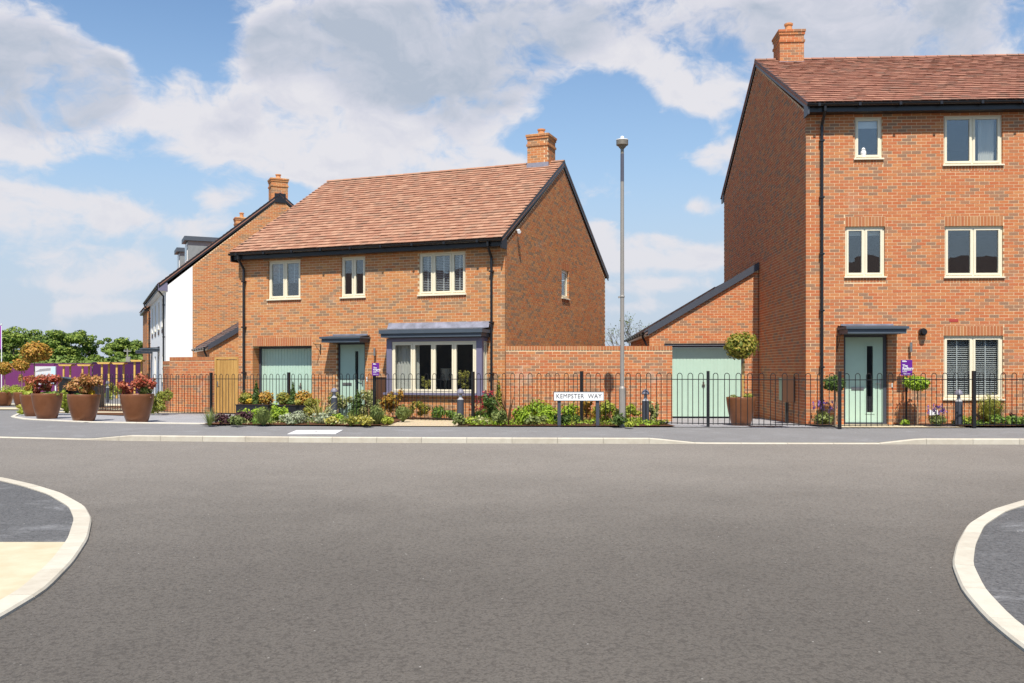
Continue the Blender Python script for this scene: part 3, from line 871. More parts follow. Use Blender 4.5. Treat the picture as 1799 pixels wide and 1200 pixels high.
def ridge(roof, p0, p1, mat, r=0.11):
    p0, p1 = Vector(p0), Vector(p1); T = (p1 - p0).normalized(); Lr = (p1 - p0).length; n = max(1, round(Lr / 0.33)); l = Lr / n
    side = T.cross(Vector((0, 0, 1))).normalized(); m = MB(); k = 7
    for e, sc in ((0.004, 1.0), (l - 0.004, 0.94)):
        for i in range(k):
            th = math.pi * (0.08 + 0.84 * i / (k - 1)); m.v.append(tuple(T * e + side * (math.cos(th) * r * sc) + Vector((0, 0, math.sin(th) * r * sc * 0.85 - 0.055))))
    for i in range(k - 1): m.f.append((i, i + 1, k + i + 1, k + i))
    m.f.append(tuple(range(k - 1, -1, -1))); m.f.append(tuple(range(k, 2 * k)))
    me = m.mesh('ridge_tile', mat)
    for i in range(n): link('ridge_tile', me, roof, p0 + T * (i * l))


def gutter(root, p0, p1, r=0.062, name='gutter'):
    p0, p1 = Vector(p0), Vector(p1); T = (p1 - p0).normalized(); side = T.cross(Vector((0, 0, 1))).normalized(); m = MB(); k = 9
    for p in (p0, p1):
        for rr in (r, r - 0.008):
            for i in range(k):
                th = math.pi + math.pi * i / (k - 1); m.v.append(tuple(p + side * (math.cos(th) * rr) + Vector((0, 0, math.sin(th) * rr))))
    for i in range(k - 1):
        m.f.append((i, i + 1, 2 * k + i + 1, 2 * k + i)); m.f.append((k + i, k + i + 1, 3 * k + i + 1, 3 * k + i))
        for o in (0, 2 * k): m.f.append((o + i, o + i + 1, o + k + i + 1, o + k + i))
    m.f.append((0, k, 3 * k, 2 * k)); m.f.append((k - 1, 2 * k - 1, 4 * k - 1, 3 * k - 1))
    o = m.build(name, M['black'], root)
    n = int((p1 - p0).length / 1.0); c = MB()
    for i in range(n + 1):
        p = p0 + T * ((p1 - p0).length * (i + 0.3) / (n + 1)); c.box(-0.03, 0.03, -r - 0.006, r + 0.006, -r - 0.008, 0.004, lambda x, y, z, p=p: tuple(p + T * x + side * y + Vector((0, 0, z))))
    c.build('gutter_bracket', M['black'], o)
    return o


def downpipe(root, P, a, d_g, z_g, z_bot, r=0.036):
    """P maps (along, depth, height); d_g is the gutter's depth (negative = in front of the wall)"""
    m = MB(); m.tube([P(a, d_g, z_g), P(a, d_g, z_g - 0.10), P(a, -0.07, z_g - 0.38), P(a, -0.07, z_g - 0.5), P(a, -0.07, z_bot)], r, 10)
    o = m.build('downpipe', M['black'], root, smooth=False)
    c = MB(); z = z_g - 0.75
    while z > z_bot + 0.4:
        c.box(a - 0.055, a + 0.055, -0.118, -0.004, z - 0.02, z + 0.02, P); z -= 1.35
    c.build('pipe_clip', M['black'], o)
    return o


def chimney(root, cx, cy, w, d, z0, z1, zpot, bmat, flash=None, pots=1, pot_dx=0.0):
    b = MB(); b.box(cx - w / 2, cx + w / 2, cy - d / 2, cy + d / 2, z0, z1 - 0.02)
    ch = b.build('chimney', M['mortar'], root)
    m = MB(); core = MB(); n = int((z1 - z0) / 0.075)
    for i in range(n):
        zz = z1 - (i + 1) * 0.075 + 0.005; e = 0.0
        if i == 0: e = 0.045
        elif i == 1: e = 0.025
        elif i == 4: e = 0.028
        x0, x1, y0, y1 = cx - w / 2 - e, cx + w / 2 + e, cy - d / 2 - e, cy + d / 2 + e
        if e: core.box(x0 + 0.004, x1 - 0.004, y0 + 0.004, y1 - 0.004, zz - 0.004, zz + 0.0685)
        for sd, (Pm, L) in enumerate(((lambda a, q, z: (x0 + a, y0 + q, z), x1 - x0), (lambda a, q, z: (x1 - q, y0 + a, z), y1 - y0),
                        (lambda a, q, z: (x1 - a, y1 - q, z), x1 - x0), (lambda a, q, z: (x0 + q, y1 - a, z), y1 - y0))):
            odd = (i + sd) % 2; a = -PR if odd == 0 else 0.1065; end = L + PR if odd == 0 else L - 0.1065
            while a < end - 0.02:
                m.box(a, min(a + 0.215, end), -PR, 0.10, zz, zz + 0.065, Pm, skip=()); a += 0.225
    tag(m.build('brickwork', bmat, ch), kind='stuff')
    core.build('corbel_mortar', M['mortar'], ch)
    cap = MB(); cap.box(cx - w / 2 + 0.06, cx + w / 2 - 0.06, cy - d / 2 + 0.06, cy + d / 2 - 0.06, z1 - 0.015, z1 + 0.03); cap.build('flaunching', M['mortar'], ch)
    p = MB(); h = zpot - z1; p.lathe([(0.10, 0), (0.115, 0.02), (0.10, h * 0.72), (0.105, h * 0.78), (0.128, h * 0.82), (0.128, h * 0.97), (0.112, h), (0.085, h), (0.085, h * 0.5)], 20, (cx + pot_dx, cy, z1 + 0.01))
    p.build('chimney_pot', M['terracotta'], ch, smooth=False)
    if flash:
        f = MB(); f.box(cx - w / 2 - 0.02, cx + w / 2 + 0.02, cy - d / 2 - 0.02, cy - d / 2 + 0.05, flash[0], flash[1]); f.build('lead_flashing', M['lead'], ch)
    return ch

# ------------------------------------------------------------------ houses
def frame_matrix(x, y, ang): return Matrix.Translation((x, y, 0)) @ Matrix.Rotation(-R(ang), 4, 'Z')


def barge(root, p0, p1, out, h=0.17, t=0.03, mat='black'):
    """a board along a verge from eave to ridge; out = outward direction of the gable"""
    p0, p1, o = Vector(p0), Vector(p1), Vector(out); z = Vector((0, 0, -h))
    b = MB(); b.prism([p0, p1, p1 + z, p0 + z], tuple(o * t)); f = b.build('barge_board', M[mat], root)
    c = MB(); T = (p1 - p0).normalized(); N = T.cross(o); N = N if N.z > 0 else -N
    c.prism([p0 - o * 0.05 + N * 0.018, p0 + o * (t + 0.012) + N * 0.018, p0 + o * (t + 0.012) - N * 0.045, p0 - o * 0.05 - N * 0.045], tuple(p1 - p0)); c.build('verge_trim', M[mat], f)
    return f


def eaves(root, W, ze, v_out, fascia_h, x0, x1, mat='black'):
    b = MB(); b.box(x0, x1, v_out, v_out + 0.022, ze, ze + fascia_h); b.build('fascia', M[mat], root)
    s = MB(); s.box(x0, x1, v_out + 0.022, 0.02, ze + 0.001, ze + 0.014); s.build('soffit', M['black'], root)


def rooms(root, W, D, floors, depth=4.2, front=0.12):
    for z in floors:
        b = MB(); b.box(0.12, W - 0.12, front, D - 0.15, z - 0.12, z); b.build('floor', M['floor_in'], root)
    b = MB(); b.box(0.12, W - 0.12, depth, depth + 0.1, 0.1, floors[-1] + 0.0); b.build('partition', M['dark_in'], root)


def porch(root, u0, u1, v, z0, z1):
    b = MB(); b.box(u0, u1, v, -0.004, z0, z0 + (z1 - z0) * 0.55); c = b.build('door_canopy', M['slate_blue'], root)
    t = MB(); t.box(u0 - 0.045, u1 + 0.045, v - 0.045, -0.004, z0 + (z1 - z0) * 0.55 + 0.002, z1 - 0.03)
    t.prism([(u0 - 0.02, v - 0.02, z1 - 0.028), (u1 + 0.02, v - 0.02, z1 - 0.028), (u1 + 0.02, -0.004, z1 + 0.02), (u0 - 0.02, -0.004, z1 + 0.02)], (0, 0, -0.001)); t.build('canopy_top', M['slate_blue'], c)
    f = MB(); f.box(u0 + 0.05, u1 - 0.05, -0.03, -0.007, z1 + 0.022, z1 + 0.06); f.build('lead_flashing', M['lead'], c)


def front_door(root, u0, u1, z0, z1, leaf0, leaf1, strip_u, letter, handle_u, panel=None, rec=0.07):
    b = MB(); b.box(u0, leaf0, rec, rec + 0.08, z0, z1); b.box(leaf1, u1, rec, rec + 0.08, z0, z1); b.box(leaf0, leaf1, rec, rec + 0.08, z1 - 0.055, z1)
    b.box(u0, u1, rec - 0.03, rec + 0.08, z0 - 0.03, z0 - 0.002)
    f = b.build('door_frame', M['anthracite'], root)
    s0, s1, sz0, sz1 = strip_u; y0, y1 = rec + 0.02, rec + 0.065
    d = MB(); d.box(leaf0 + 0.004, s0, y0, y1, z0 + 0.004, z1 - 0.06); d.box(s1, leaf1 - 0.004, y0, y1, z0 + 0.004, z1 - 0.06)
    d.box(s0, s1, y0, y1, z0 + 0.004, sz0); d.box(s0, s1, y0, y1, sz1, z1 - 0.06)
    leaf = d.build('door', M['mint'], root)
    r = MB(); w = 0.04; e = y0 - 0.012
    r.box(s0 - w, s0, e, y0 - 0.001, sz0 - w, sz1 + w); r.box(s1, s1 + w, e, y0 - 0.001, sz0 - w, sz1 + w); r.box(s0, s1, e, y0 - 0.001, sz1, sz1 + w); r.box(s0, s1, e, y0 - 0.001, sz0 - w, sz0)
    r.build('glazing_bead', M['mint'], leaf)
    g = MB(); g.box(s0, s1, y0 + 0.01, y0 + 0.03, sz0, sz1); g.build('pane', M['glass'], leaf)
    l = MB(); l.box(letter[0], letter[1], e, y0 - 0.001, letter[2], letter[3]); l.box(letter[0] + 0.03, letter[1] - 0.03, e - 0.008, e - 0.001, letter[2] + 0.018, letter[3] - 0.014); l.build('letter_plate', M['steel'], leaf)
    h = MB(); h.box(handle_u - 0.02, handle_u + 0.02, e, y0 - 0.001, 1.02, 1.26); h.tube([(handle_u, e - 0.03, 1.16), (handle_u - 0.12, e - 0.03, 1.16)], 0.011, 8); h.tube([(handle_u, e, 1.16), (handle_u, e - 0.035, 1.16)], 0.011, 8); h.build('handle', M['steel'], leaf)


def garage_door(root, u0, u1, z0, z1, rec, handle, P=None):
    Pm = P or (lambda x, y, z: (x, y, z))
    b = MB(); b.box(u0 - 0.06, u0, rec, rec + 0.09, z0, z1 + 0.06, Pm); b.box(u1, u1 + 0.06, rec, rec + 0.09, z0, z1 + 0.06, Pm); b.box(u0, u1, rec, rec + 0.09, z1, z1 + 0.06, Pm)
    b.build('garage_door_frame', M['anthracite'], root)
    d = MB(); n = max(8, int((u1 - u0) / 0.10)); p = (u1 - u0 - 0.01) / n; y = rec + 0.035
    for i in range(n):
        a = u0 + 0.005 + i * p
        d.box(a + 0.007, a + p - 0.007, y, y + 0.03, z0 + 0.01, z1 - 0.005, Pm)
    d.box(u0 + 0.005, u1 - 0.005, y + 0.010, y + 0.034, z0 + 0.01, z1 - 0.005, Pm)
    g = d.build('garage_door', M['mint'], root)
    h = MB(); h.box(handle[0] - 0.025, handle[0] + 0.025, y - 0.014, y - 0.001, handle[1] - 0.09, handle[1] + 0.09, Pm); h.box(handle[0] - 0.05, handle[0] + 0.05, y - 0.045, y - 0.016, handle[1] - 0.012, handle[1] + 0.012, Pm); h.build('handle', M['lamp_head'], g)


def wall_lamp(root, u, z0, z1):
    b = MB(); b.lathe([(0.033, 0), (0.033, z1 - z0)], 14, (u, -0.085, z0)); o = b.build('wall_lamp', M['steel'], root)
    c = MB(); c.box(u - 0.02, u + 0.02, -0.055, -0.008, (z0 + z1) / 2 - 0.04, (z0 + z1) / 2 + 0.04); c.build('lamp_bracket', M['steel'], o)


def hook_bracket(root, u, z0, z1, reach=0.34):
    b = MB(); b.box(u - 0.012, u + 0.012, -0.022, -0.008, z0, z1); b.tube([(u, -0.02, z1 - 0.02), (u, -reach, z1 - 0.01), (u, -reach - 0.02, z1 + 0.03)], 0.008, 6); b.tube([(u, -0.02, z0 + 0.06), (u, -reach * 0.55, z0 + (z1 - z0) * 0.55), (u, -reach * 0.8, z1 - 0.015)], 0.007, 6)
    b.build('basket_bracket', M['black_paint'], root)


# ---- the two-storey house
def house_two_storey():
    W, D, ze, zr = 8.52, 9.88, 4.71, 8.02
    loc = (-8.129, 27.088, 0); ang = 21.25; Mw = frame_matrix(loc[0], loc[1], ang)
    h = thing('detached_house', 'two storey orange brick house with pale green garage door, bay window and pale tiled roof', 'house', loc, -R(ang))
    bm = M['brick_warm']; zb = -0.14
    W1, W2, W3 = (1.05, 2.17, 3.50, 4.66), (3.52, 4.31, 3.49, 4.66), (5.98, 7.385, 3.485, 4.66)
    gar = (0.505, 2.55, -0.2, 2.165, 0.45); door = (3.385, 4.30, -0.2, 2.25, 0.16); bay = (5.30, 7.96, 0.80, 2.24)
    ident = lambda a, d, z: (a, d, z)
    right = lambda a, d, z: (W - d, a, z); left = lambda a, d, z: (d, D - a, z); back = lambda a, d, z: (W - a, D - d, z)
    gab = [(0, ze + 0.09), (D / 2, zr - 0.20), (D, ze + 0.09)]
    gw = (4.80, 5.53, 3.70, 4.62)
    make_wall(h, ident, W, zb, [(0, ze + 0.05), (W, ze + 0.05)], bm, [W1, W2, W3, gar, door, bay],
              [(0.505, 2.55, 2.165, 2.41, 0.45), (W1[0] - .02, W1[1] + .02, 3.39, 3.50), (W2[0] - .02, W2[1] + .02, 3.38, 3.49), (W3[0] - .02, W3[1] + .02, 3.375, 3.485)],
              singles=300, to_world=Mw, prefer=lambda q: 3 if q[2] < 1.0 else 0)
    make_wall(h, right, D, zb, gab, bm, [gw], [(gw[0] - .1, gw[1] + .1, 4.62, 4.84), (gw[0] - .02, gw[1] + .02, 3.59, 3.70)], parity=1)
    make_wall(h, left, D, zb, gab, bm, [], [], parity=1)
    make_wall(h, back, W, zb, [(0, ze + 0.05), (W, ze + 0.05)], None, panel_mat=bm)
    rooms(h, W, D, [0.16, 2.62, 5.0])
    window(h, ident, *W1, n=2, blind=('slat_grey', 'shut'), drop=0.60)
    window(h, ident, *W2, n=2)
    window(h, ident, *W3, n=3, weights=[0.85, 1.25, 0.85], blind=('slat_grey', 'open'), drop=1.0)
    window(h, right, *gw, n=1)
    garage_door(h, 0.57, 2.49, 0.09, 2.10, 0.30, (1.95, 1.0))
    front_door(h, 3.39, 4.295, 0.14, 2.245, 3.44, 4.245, (3.93, 4.04, 0.45, 2.0), (3.53, 3.82, 1.03, 1.11), 4.17)
    porch(h, 3.22, 4.44, -0.53, 2.235, 2.42)
    # bay window
    d0 = -0.42; u0, u1 = 5.217, 8.04
    Pb = lambda a, d, z: (a, d0 + d, z); Ps = lambda a, d, z: (u1 - d, d0 + a, z); Pl = lambda a, d, z: (u0 + d, -a, z)
    b = MB(); b.box(u0, u0 + 0.16, d0, d0 + 0.12, 0.86, 2.33); b.box(u1 - 0.16, u1, d0, d0 + 0.12, 0.86, 2.33); b.box(u0 + 0.16, u1 - 0.16, d0, d0 + 0.10, 2.235, 2.33)
    b.box(u1 - 0.055, u1, d0 + 0.12, -0.01, 2.235, 2.33); b.box(u0, u0 + 0.055, d0 + 0.12, -0.01, 0.86, 2.33)
    bayo = b.build('bay_window', M['bay_paint'], h)
    s = MB(); s.box(u0 - 0.06, u1 + 0.06, d0 - 0.09, -0.008, 0.80, 0.858); s.build('bay_sill', M['bay_paint'], bayo)
    c = MB(); c.box(5.14, 8.10, -0.60, -0.006, 2.345, 2.445); c.box(5.10, 8.14, -0.64, -0.006, 2.447, 2.535); c.build('bay_canopy', M['slate_blue'], bayo)
    c = MB(); c.prism([(5.10, -0.64, 2.537), (8.14, -0.64, 2.537), (8.10, -0.006, 2.60), (5.10, -0.006, 2.60)], (0, 0, 0.012)); c.build('canopy_top', M['slate_blue'], bayo)
    f = MB(); f.prism([(5.06, -0.10, 2.595), (8.10, -0.10, 2.595), (8.10, -0.012, 2.76), (5.06, -0.012, 2.76)], (0, -0.004, 0.004)); f.build('lead_flashing', M['lead'], bayo)
    window(h, Pb, u0 + 0.165, u1 - 0.165, 0.862, 2.232, n=4, rec=0.02, sill=False, curtain=[(5.40, 6.10)])
    window(h, Ps, 0.125, 0.405, 0.862, 2.232, n=1, rec=0.02, sill=False)
    Pb2 = lambda a, d, z: (u0 + a, d0 + 0.03 + d, z); Ps2 = lambda a, d, z: (u1 - 0.03 - d, d0 + 0.03 + a, z); Pl2 = lambda a, d, z: (u0 + 0.03 + d, -0.006 - a, z)
    make_wall(h, lambda a, d, z: (u0 + 0.03 + a, d0 + 0.03 + d, z), u1 - u0 - 0.06, zb, [(0, 0.80), (u1 - u0 - 0.06, 0.80)], bm)
    make_wall(h, Ps2, 0.384, zb, [(0, 0.80), (0.384, 0.80)], bm, corner=(True, False), parity=1)
    make_wall(h, Pl2, 0.384, zb, [(0, 0.80), (0.384, 0.80)], bm, corner=(False, True), parity=1)
    b = MB(); b.box(u0 + 0.06, u1 - 0.06, -0.33, -0.02, 0.845, 0.873); b.build('inner_sill', M['white'], bayo)
    # roof
    e0, e1, eo = -0.08, W + 0.05, -0.33
    run = D / 2 - eo; rise = zr - (ze + 0.21); Ls = math.hypot(run, rise)
    rf = tile_roof(h, (e0, eo, ze + 0.21), (1, 0, 0), (0, run, rise), e1 - e0, Ls, M['tile_warm'], to_world=Mw, singles=300, gauge=0.208, width=0.20, thick=0.020, lift=0.030)
    tile_b = MB(); q = [(e0, D - eo, ze + 0.21), (e1, D - eo, ze + 0.21), (e1, D / 2, zr), (e0, D / 2, zr)]; tile_b.prism(q, (0, 0, -0.09)); tile_b.build('roof', M['tile_warm'], h)
    ridge(rf, (e0, D / 2, zr + 0.01), (e1, D / 2, zr + 0.01), M['tile_warm'])
    eaves(h, W, ze, -0.26, 0.20, -0.05, W + 0.03)
    gutter(h, (-0.08, -0.335, ze + 0.175), (W + 0.04, -0.335, ze + 0.175))
    gutter(h, (W + 0.04, D + 0.335, ze + 0.175), (-0.08, D + 0.335, ze + 0.175))
    for (x, o) in ((W + 0.012, 1), (-0.012, -1)):
        for (ya, yb) in ((eo, D / 2), (D - eo, D / 2)):
            barge(h, (x, ya, ze + 0.20), (x, yb, zr - 0.01), (o, 0, 0))
    downpipe(h, ident, 0.235, -0.335, ze + 0.12, 0.0); downpipe(h, ident, 8.165, -0.335, ze + 0.12, 0.0)
    b = MB(); b.box(W + 0.006, W + 0.04, -0.33, 0.05, ze - 0.06, ze + 0.22); b.box(-0.04, -0.006, -0.33, 0.05, ze - 0.06, ze + 0.22); b.build('box_end', M['black'], h)
    chimney(h, 7.80, D / 2, 0.68, 0.72, 7.3, 8.86, 9.08, bm, flash=(7.72, 7.96))
    wall_lamp(h, 4.655, 1.86, 2.075); hook_bracket(h, 2.85, 1.93, 2.21)
    b = MB(); b.box(4.68, 5.02, -0.12, -0.008, 0.66, 1.26); b.box(4.67, 5.03, -0.14, -0.121, 1.245, 1.275); b.build('meter_box', M['brown_box'], h)
    # small white camera under the verge of the gable, drain hole stain below the gable window
    b = MB(); b.tube([(W + 0.008, 0.84, 5.27), (W + 0.10, 0.84, 5.28)], 0.02, 8); b.tube([(W + 0.08, 0.82, 5.24), (W + 0.14, 0.70, 5.20)], [0.045, 0.05], 12); b.build('security_camera', M['white'], h)
    b = MB(); b.box(4.355, 4.385, -0.02, -0.008, 1.15, 1.27); b.build('doorbell', M['white'], h)
    b = MB(); b.lathe([(0.0, 0), (0.12, 0.0), (0.155, 0.33), (0.15, 0.33), (0.0, 0.32)], 20, (6.38, 0.9, 1.18)); o = b.build('table_lamp', M['curtain'], h)
    b = MB(); b.lathe([(0.09, 0), (0.02, 0.03), (0.02, 0.3)], 12, (6.38, 0.9, 0.89)); b.build('lamp_stem', M['steel'], o)
    return h


h1 = house_two_storey()


# ---- the three-storey house on the right
def house_three_storey():
    W, D, ze, zr = 9.2, 11.1, 7.57, 10.76
    loc = (7.037, 21.8, 0); ang = 3.2; Mw = frame_matrix(loc[0], loc[1], ang)
    h = thing('town_house', 'three storey red brick house with pale green front door and cream windows', 'house', loc, -R(ang))
    bm = M['brick_red']; zb = -0.14
    A, B = (1.145, 1.79, 6.485, 7.52), (3.215, 4.575, 6.31, 7.52)
    C, Dn = (0.92, 1.85, 3.67, 4.895), (3.24, 4.59, 3.65, 4.885)
    Gf, door = (3.215, 4.59, 0.755, 2.285), (0.89, 1.915, -0.2, 2.32, 0.16)
    B2, D2, G2 = (6.2, 7.56, 6.31, 7.52), (6.2, 7.55, 3.65, 4.885), (6.2, 7.55, 0.755, 2.285)
    ident = lambda a, d, z: (a, d, z)
    right = lambda a, d, z: (W - d, a, z); left = lambda a, d, z: (d, D - a, z); back = lambda a, d, z: (W - a, D - d, z)
    gab = [(0, ze + 0.09), (D / 2, zr - 0.20), (D, ze + 0.09)]
    sold = [(w[0], w[1], w[3], w[3] + 0.235) for w in (C, Dn, Gf, D2, G2)] + [(w[0] - .02, w[1] + .02, w[2] - 0.11, w[2]) for w in (A, B, C, Dn, Gf, B2, D2, G2)]
    make_wall(h, ident, W, zb, [(0, ze + 0.05), (W, ze + 0.05)], bm, [A, B, C, Dn, Gf, door, B2, D2, G2], sold, singles=300, to_world=Mw)
    make_wall(h, left, D, zb, gab, bm, [], [], parity=1)
    make_wall(h, right, D, zb, gab, None, panel_mat=bm)
    make_wall(h, back, W, zb, [(0, ze + 0.05), (W, ze + 0.05)], None, panel_mat=bm)
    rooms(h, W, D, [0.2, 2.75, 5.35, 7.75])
    window(h, ident, *A, n=1, shade=('slat_white', 0.24)); window(h, ident, *B, n=2, curtain=[(4.12, 4.50)])
    window(h, ident, *C, n=2, shade=('curtain', 0.16)); window(h, ident, *Dn, n=2)
    window(h, ident, *Gf, n=2, blind=('slat_white', 'open'))
    for w in (B2, D2, G2): window(h, ident, *w, n=2)
    front_door(h, 0.895, 1.91, 0.215, 2.315, 0.945, 1.835, (1.452, 1.60, 0.46, 2.045), (1.09, 1.385, 0.99, 1.065), 1.775)
    porch(h, 0.76, 2.09, -0.72, 2.315, 2.51)
    e0, e1, eo = -0.06, W + 0.06, -0.34
    run = D / 2 - eo; rise = zr - (ze + 0.21); Ls = math.hypot(run, rise)
    rf = tile_roof(h, (e0, eo, ze + 0.21), (1, 0, 0), (0, run, rise), e1 - e0, Ls, M['tile_red'], to_world=Mw, singles=300, gauge=0.25, width=0.22, thick=0.020, lift=0.032)
    b = MB(); q = [(e0, D - eo, ze + 0.21), (e1, D - eo, ze + 0.21), (e1, D / 2, zr), (e0, D / 2, zr)]; b.prism(q, (0, 0, -0.09)); b.build('roof', M['tile_red'], h)
    ridge(rf, (e0, D / 2, zr + 0.01), (e1, D / 2, zr + 0.01), M['tile_red'])
    eaves(h, W, ze, -0.27, 0.20, -0.03, W + 0.03, 'black')
    gutter(h, (-0.07, -0.345, ze + 0.175), (W + 0.05, -0.345, ze + 0.175)); gutter(h, (W + 0.05, D + 0.345, ze + 0.175), (-0.07, D + 0.345, ze + 0.175))
    for (x, o) in ((W + 0.012, 1), (-0.012, -1)):
        for (ya, yb) in ((eo, D / 2), (D - eo, D / 2)):
            barge(h, (x, ya, ze + 0.20), (x, yb, zr - 0.01), (o, 0, 0), mat='anthracite' if ya < 0 else 'black')
    b = MB(); b.box(-0.04, -0.006, -0.34, 0.05, ze - 0.06, ze + 0.22); b.box(-0.04, -0.006, D - 0.05, D + 0.34, ze - 0.06, ze + 0.22); b.build('box_end', M['anthracite'], h)
    downpipe(h, ident, 0.355, -0.345, ze + 0.12, 0.1)
    chimney(h, 0.94, D / 2, 0.70, 0.80, 9.9, 11.52, 11.83, bm, flash=(10.33, 10.58))
    wall_lamp(h, 2.425, 1.905, 2.125); hook_bracket(h, 0.72, 1.90, 2.30)
    b = MB(); b.box(3.345, 3.55, -0.010, 0.05, 2.615, 2.68); b.build('air_brick', plain('red_air_brick', (0.36, 0.04, 0.03), 0.7), h)
    b = MB(); b.tube([(2.71, -0.007, 2.375), (2.71, -0.10, 2.375)], [0.088, 0.088], 20); b.tube([(2.71, -0.102, 2.375), (2.71, -0.17, 2.375)], [0.062, 0.062], 18); b.build('flue', M['black'], h)
    b = MB(); b.box(2.0, 2.035, -0.024, -0.008, 1.06, 1.16); b.build('doorbell', M['white'], h)
    b = MB(); b.box(2.86, 3.05, -0.08, -0.008, 0.40, 0.52); b.build('outside_socket', M['white'], h)
    # meter box on a post, fixed side-on to the flank wall
    b = MB(); b.box(-0.30, -0.02, 1.02, 1.45, 0.70, 1.27); o = b.build('meter_box', M['green_box'], h)
    b = MB(); b.box(-0.33, -0.012, 0.99, 1.02, 0.66, 1.30); b.build('meter_box_cover', M['brown_box'], o)
    b = MB(); b.box(-0.20, -0.13, 1.15, 1.22, -0.1, 0.70); b.build('meter_post', M['black_paint'], o)
    return h


h2 = house_three_storey()


def lean_to(name, label, cat, loc, ang, v, u_low, u_high, slope, z_high, depth, bmat, door=None, mirror=False, tiles='slate', overhang=0.66):
    """garage under a single roof slope; high side on the right against its house"""
    root = thing(name, label, cat, loc, -R(ang)); L = u_high - u_low; zl = z_high - slope * L; zb = -0.14
    Mw = frame_matrix(loc[0], loc[1], ang)
    Pf = lambda a, d, z: (u_low + a, v + d, z); Pl = lambda a, d, z: (u_low + d, v + depth - a, z)
    holes = [door] if door else []
    make_wall(root, Pf, L, zb, [(0, zl - 0.10), (L, z_high - 0.10)], bmat, holes, corner=(True, False), singles=0)
    make_wall(root, Pl, depth, zb, [(0, zl - 0.10), (depth, zl - 0.10)], bmat, corner=(False, True), parity=1)
    ov = overhang; S = Vector((L + ov, 0, slope * (L + ov))); E = (u_low - ov, v + depth + 0.05, zl - slope * ov)
    rf = tile_roof(root, E, (0, -1, 0), S, depth + 0.10, S.length, M[tiles], width=0.25, gauge=0.2, thick=0.016, lift=0.02)
    for vv, o in ((v - 0.05, -1), (v + depth + 0.05, 1)):
        b = MB(); p0 = Vector((u_low - 0.05, vv, zl + 0.015)); p1 = Vector((u_high - 0.004, vv, z_high + 0.035)); z = Vector((0, 0, -0.20)); b.prism([p0, p1, p1 + z, p0 + z], (0, o * 0.035, 0)); b.build('barge_board', M['anthracite'], root)
    b = MB(); p0 = Vector((u_low - ov, v - 0.07, zl - slope * ov + 0.03)); p1 = Vector((u_high - 0.004, v - 0.07, z_high + 0.06)); z = Vector((0, 0, -0.045)); b.prism([p0, p1, p1 + z, p0 + z], (0, 0.08, 0)); b.build('verge_trim', M['anthracite'], root)
    b = MB(); b.box(u_low - ov + 0.03, u_low, v, v + depth, zl - slope * ov - 0.10, zl - slope * ov - 0.085); b.box(u_low - ov + 0.02, u_low - ov + 0.042, v, v + depth, zl - slope * ov - 0.12, zl - slope * ov - 0.0); b.build('soffit', M['timber_y'] if tiles == 'x' else M['cream'], root)
    gutter(root, (u_low - ov - 0.03, v + depth, zl - slope * ov - 0.005), (u_low - ov - 0.03, v, zl - slope * ov - 0.005))
    m = MB(); g0 = (u_low - ov - 0.03, v + 0.12, zl - slope * ov - 0.06); m.tube([g0, (g0[0], g0[1], g0[2] - 0.08), (u_low - 0.06, v + 0.12, g0[2] - 0.36), (u_low - 0.06, v + 0.12, 0.0)], 0.034, 8); m.build('downpipe', M['black'], root)
    return root


gr = lean_to('garage', 'single brick garage with a lean-to roof against the three storey house', 'garage', (7.037, 21.8, 0), 3.2, 5.227, -3.23, -0.02, 0.595, 4.60, 7.6, M['brick_red'], door=(0.455, 2.81, -0.2, 2.205, 0.30), overhang=0.16)
garage_door(gr, -2.715, -0.475, 0.06, 2.14, 5.42, (-1.6, 1.02))
b = MB(); b.box(-2.79, -0.40, 5.20, 5.30, 2.21, 2.255); b.build('lintel', M['black'], gr)
lean_to('lean_to', 'small brick lean-to with a sloping roof behind the wooden gate', 'outbuilding', (-10.96, 33.0, 0), -24.6, 0.0, 0.0, 2.2, 0.62, 3.74, 4.4, M['brick_warm'], overhang=0.14)


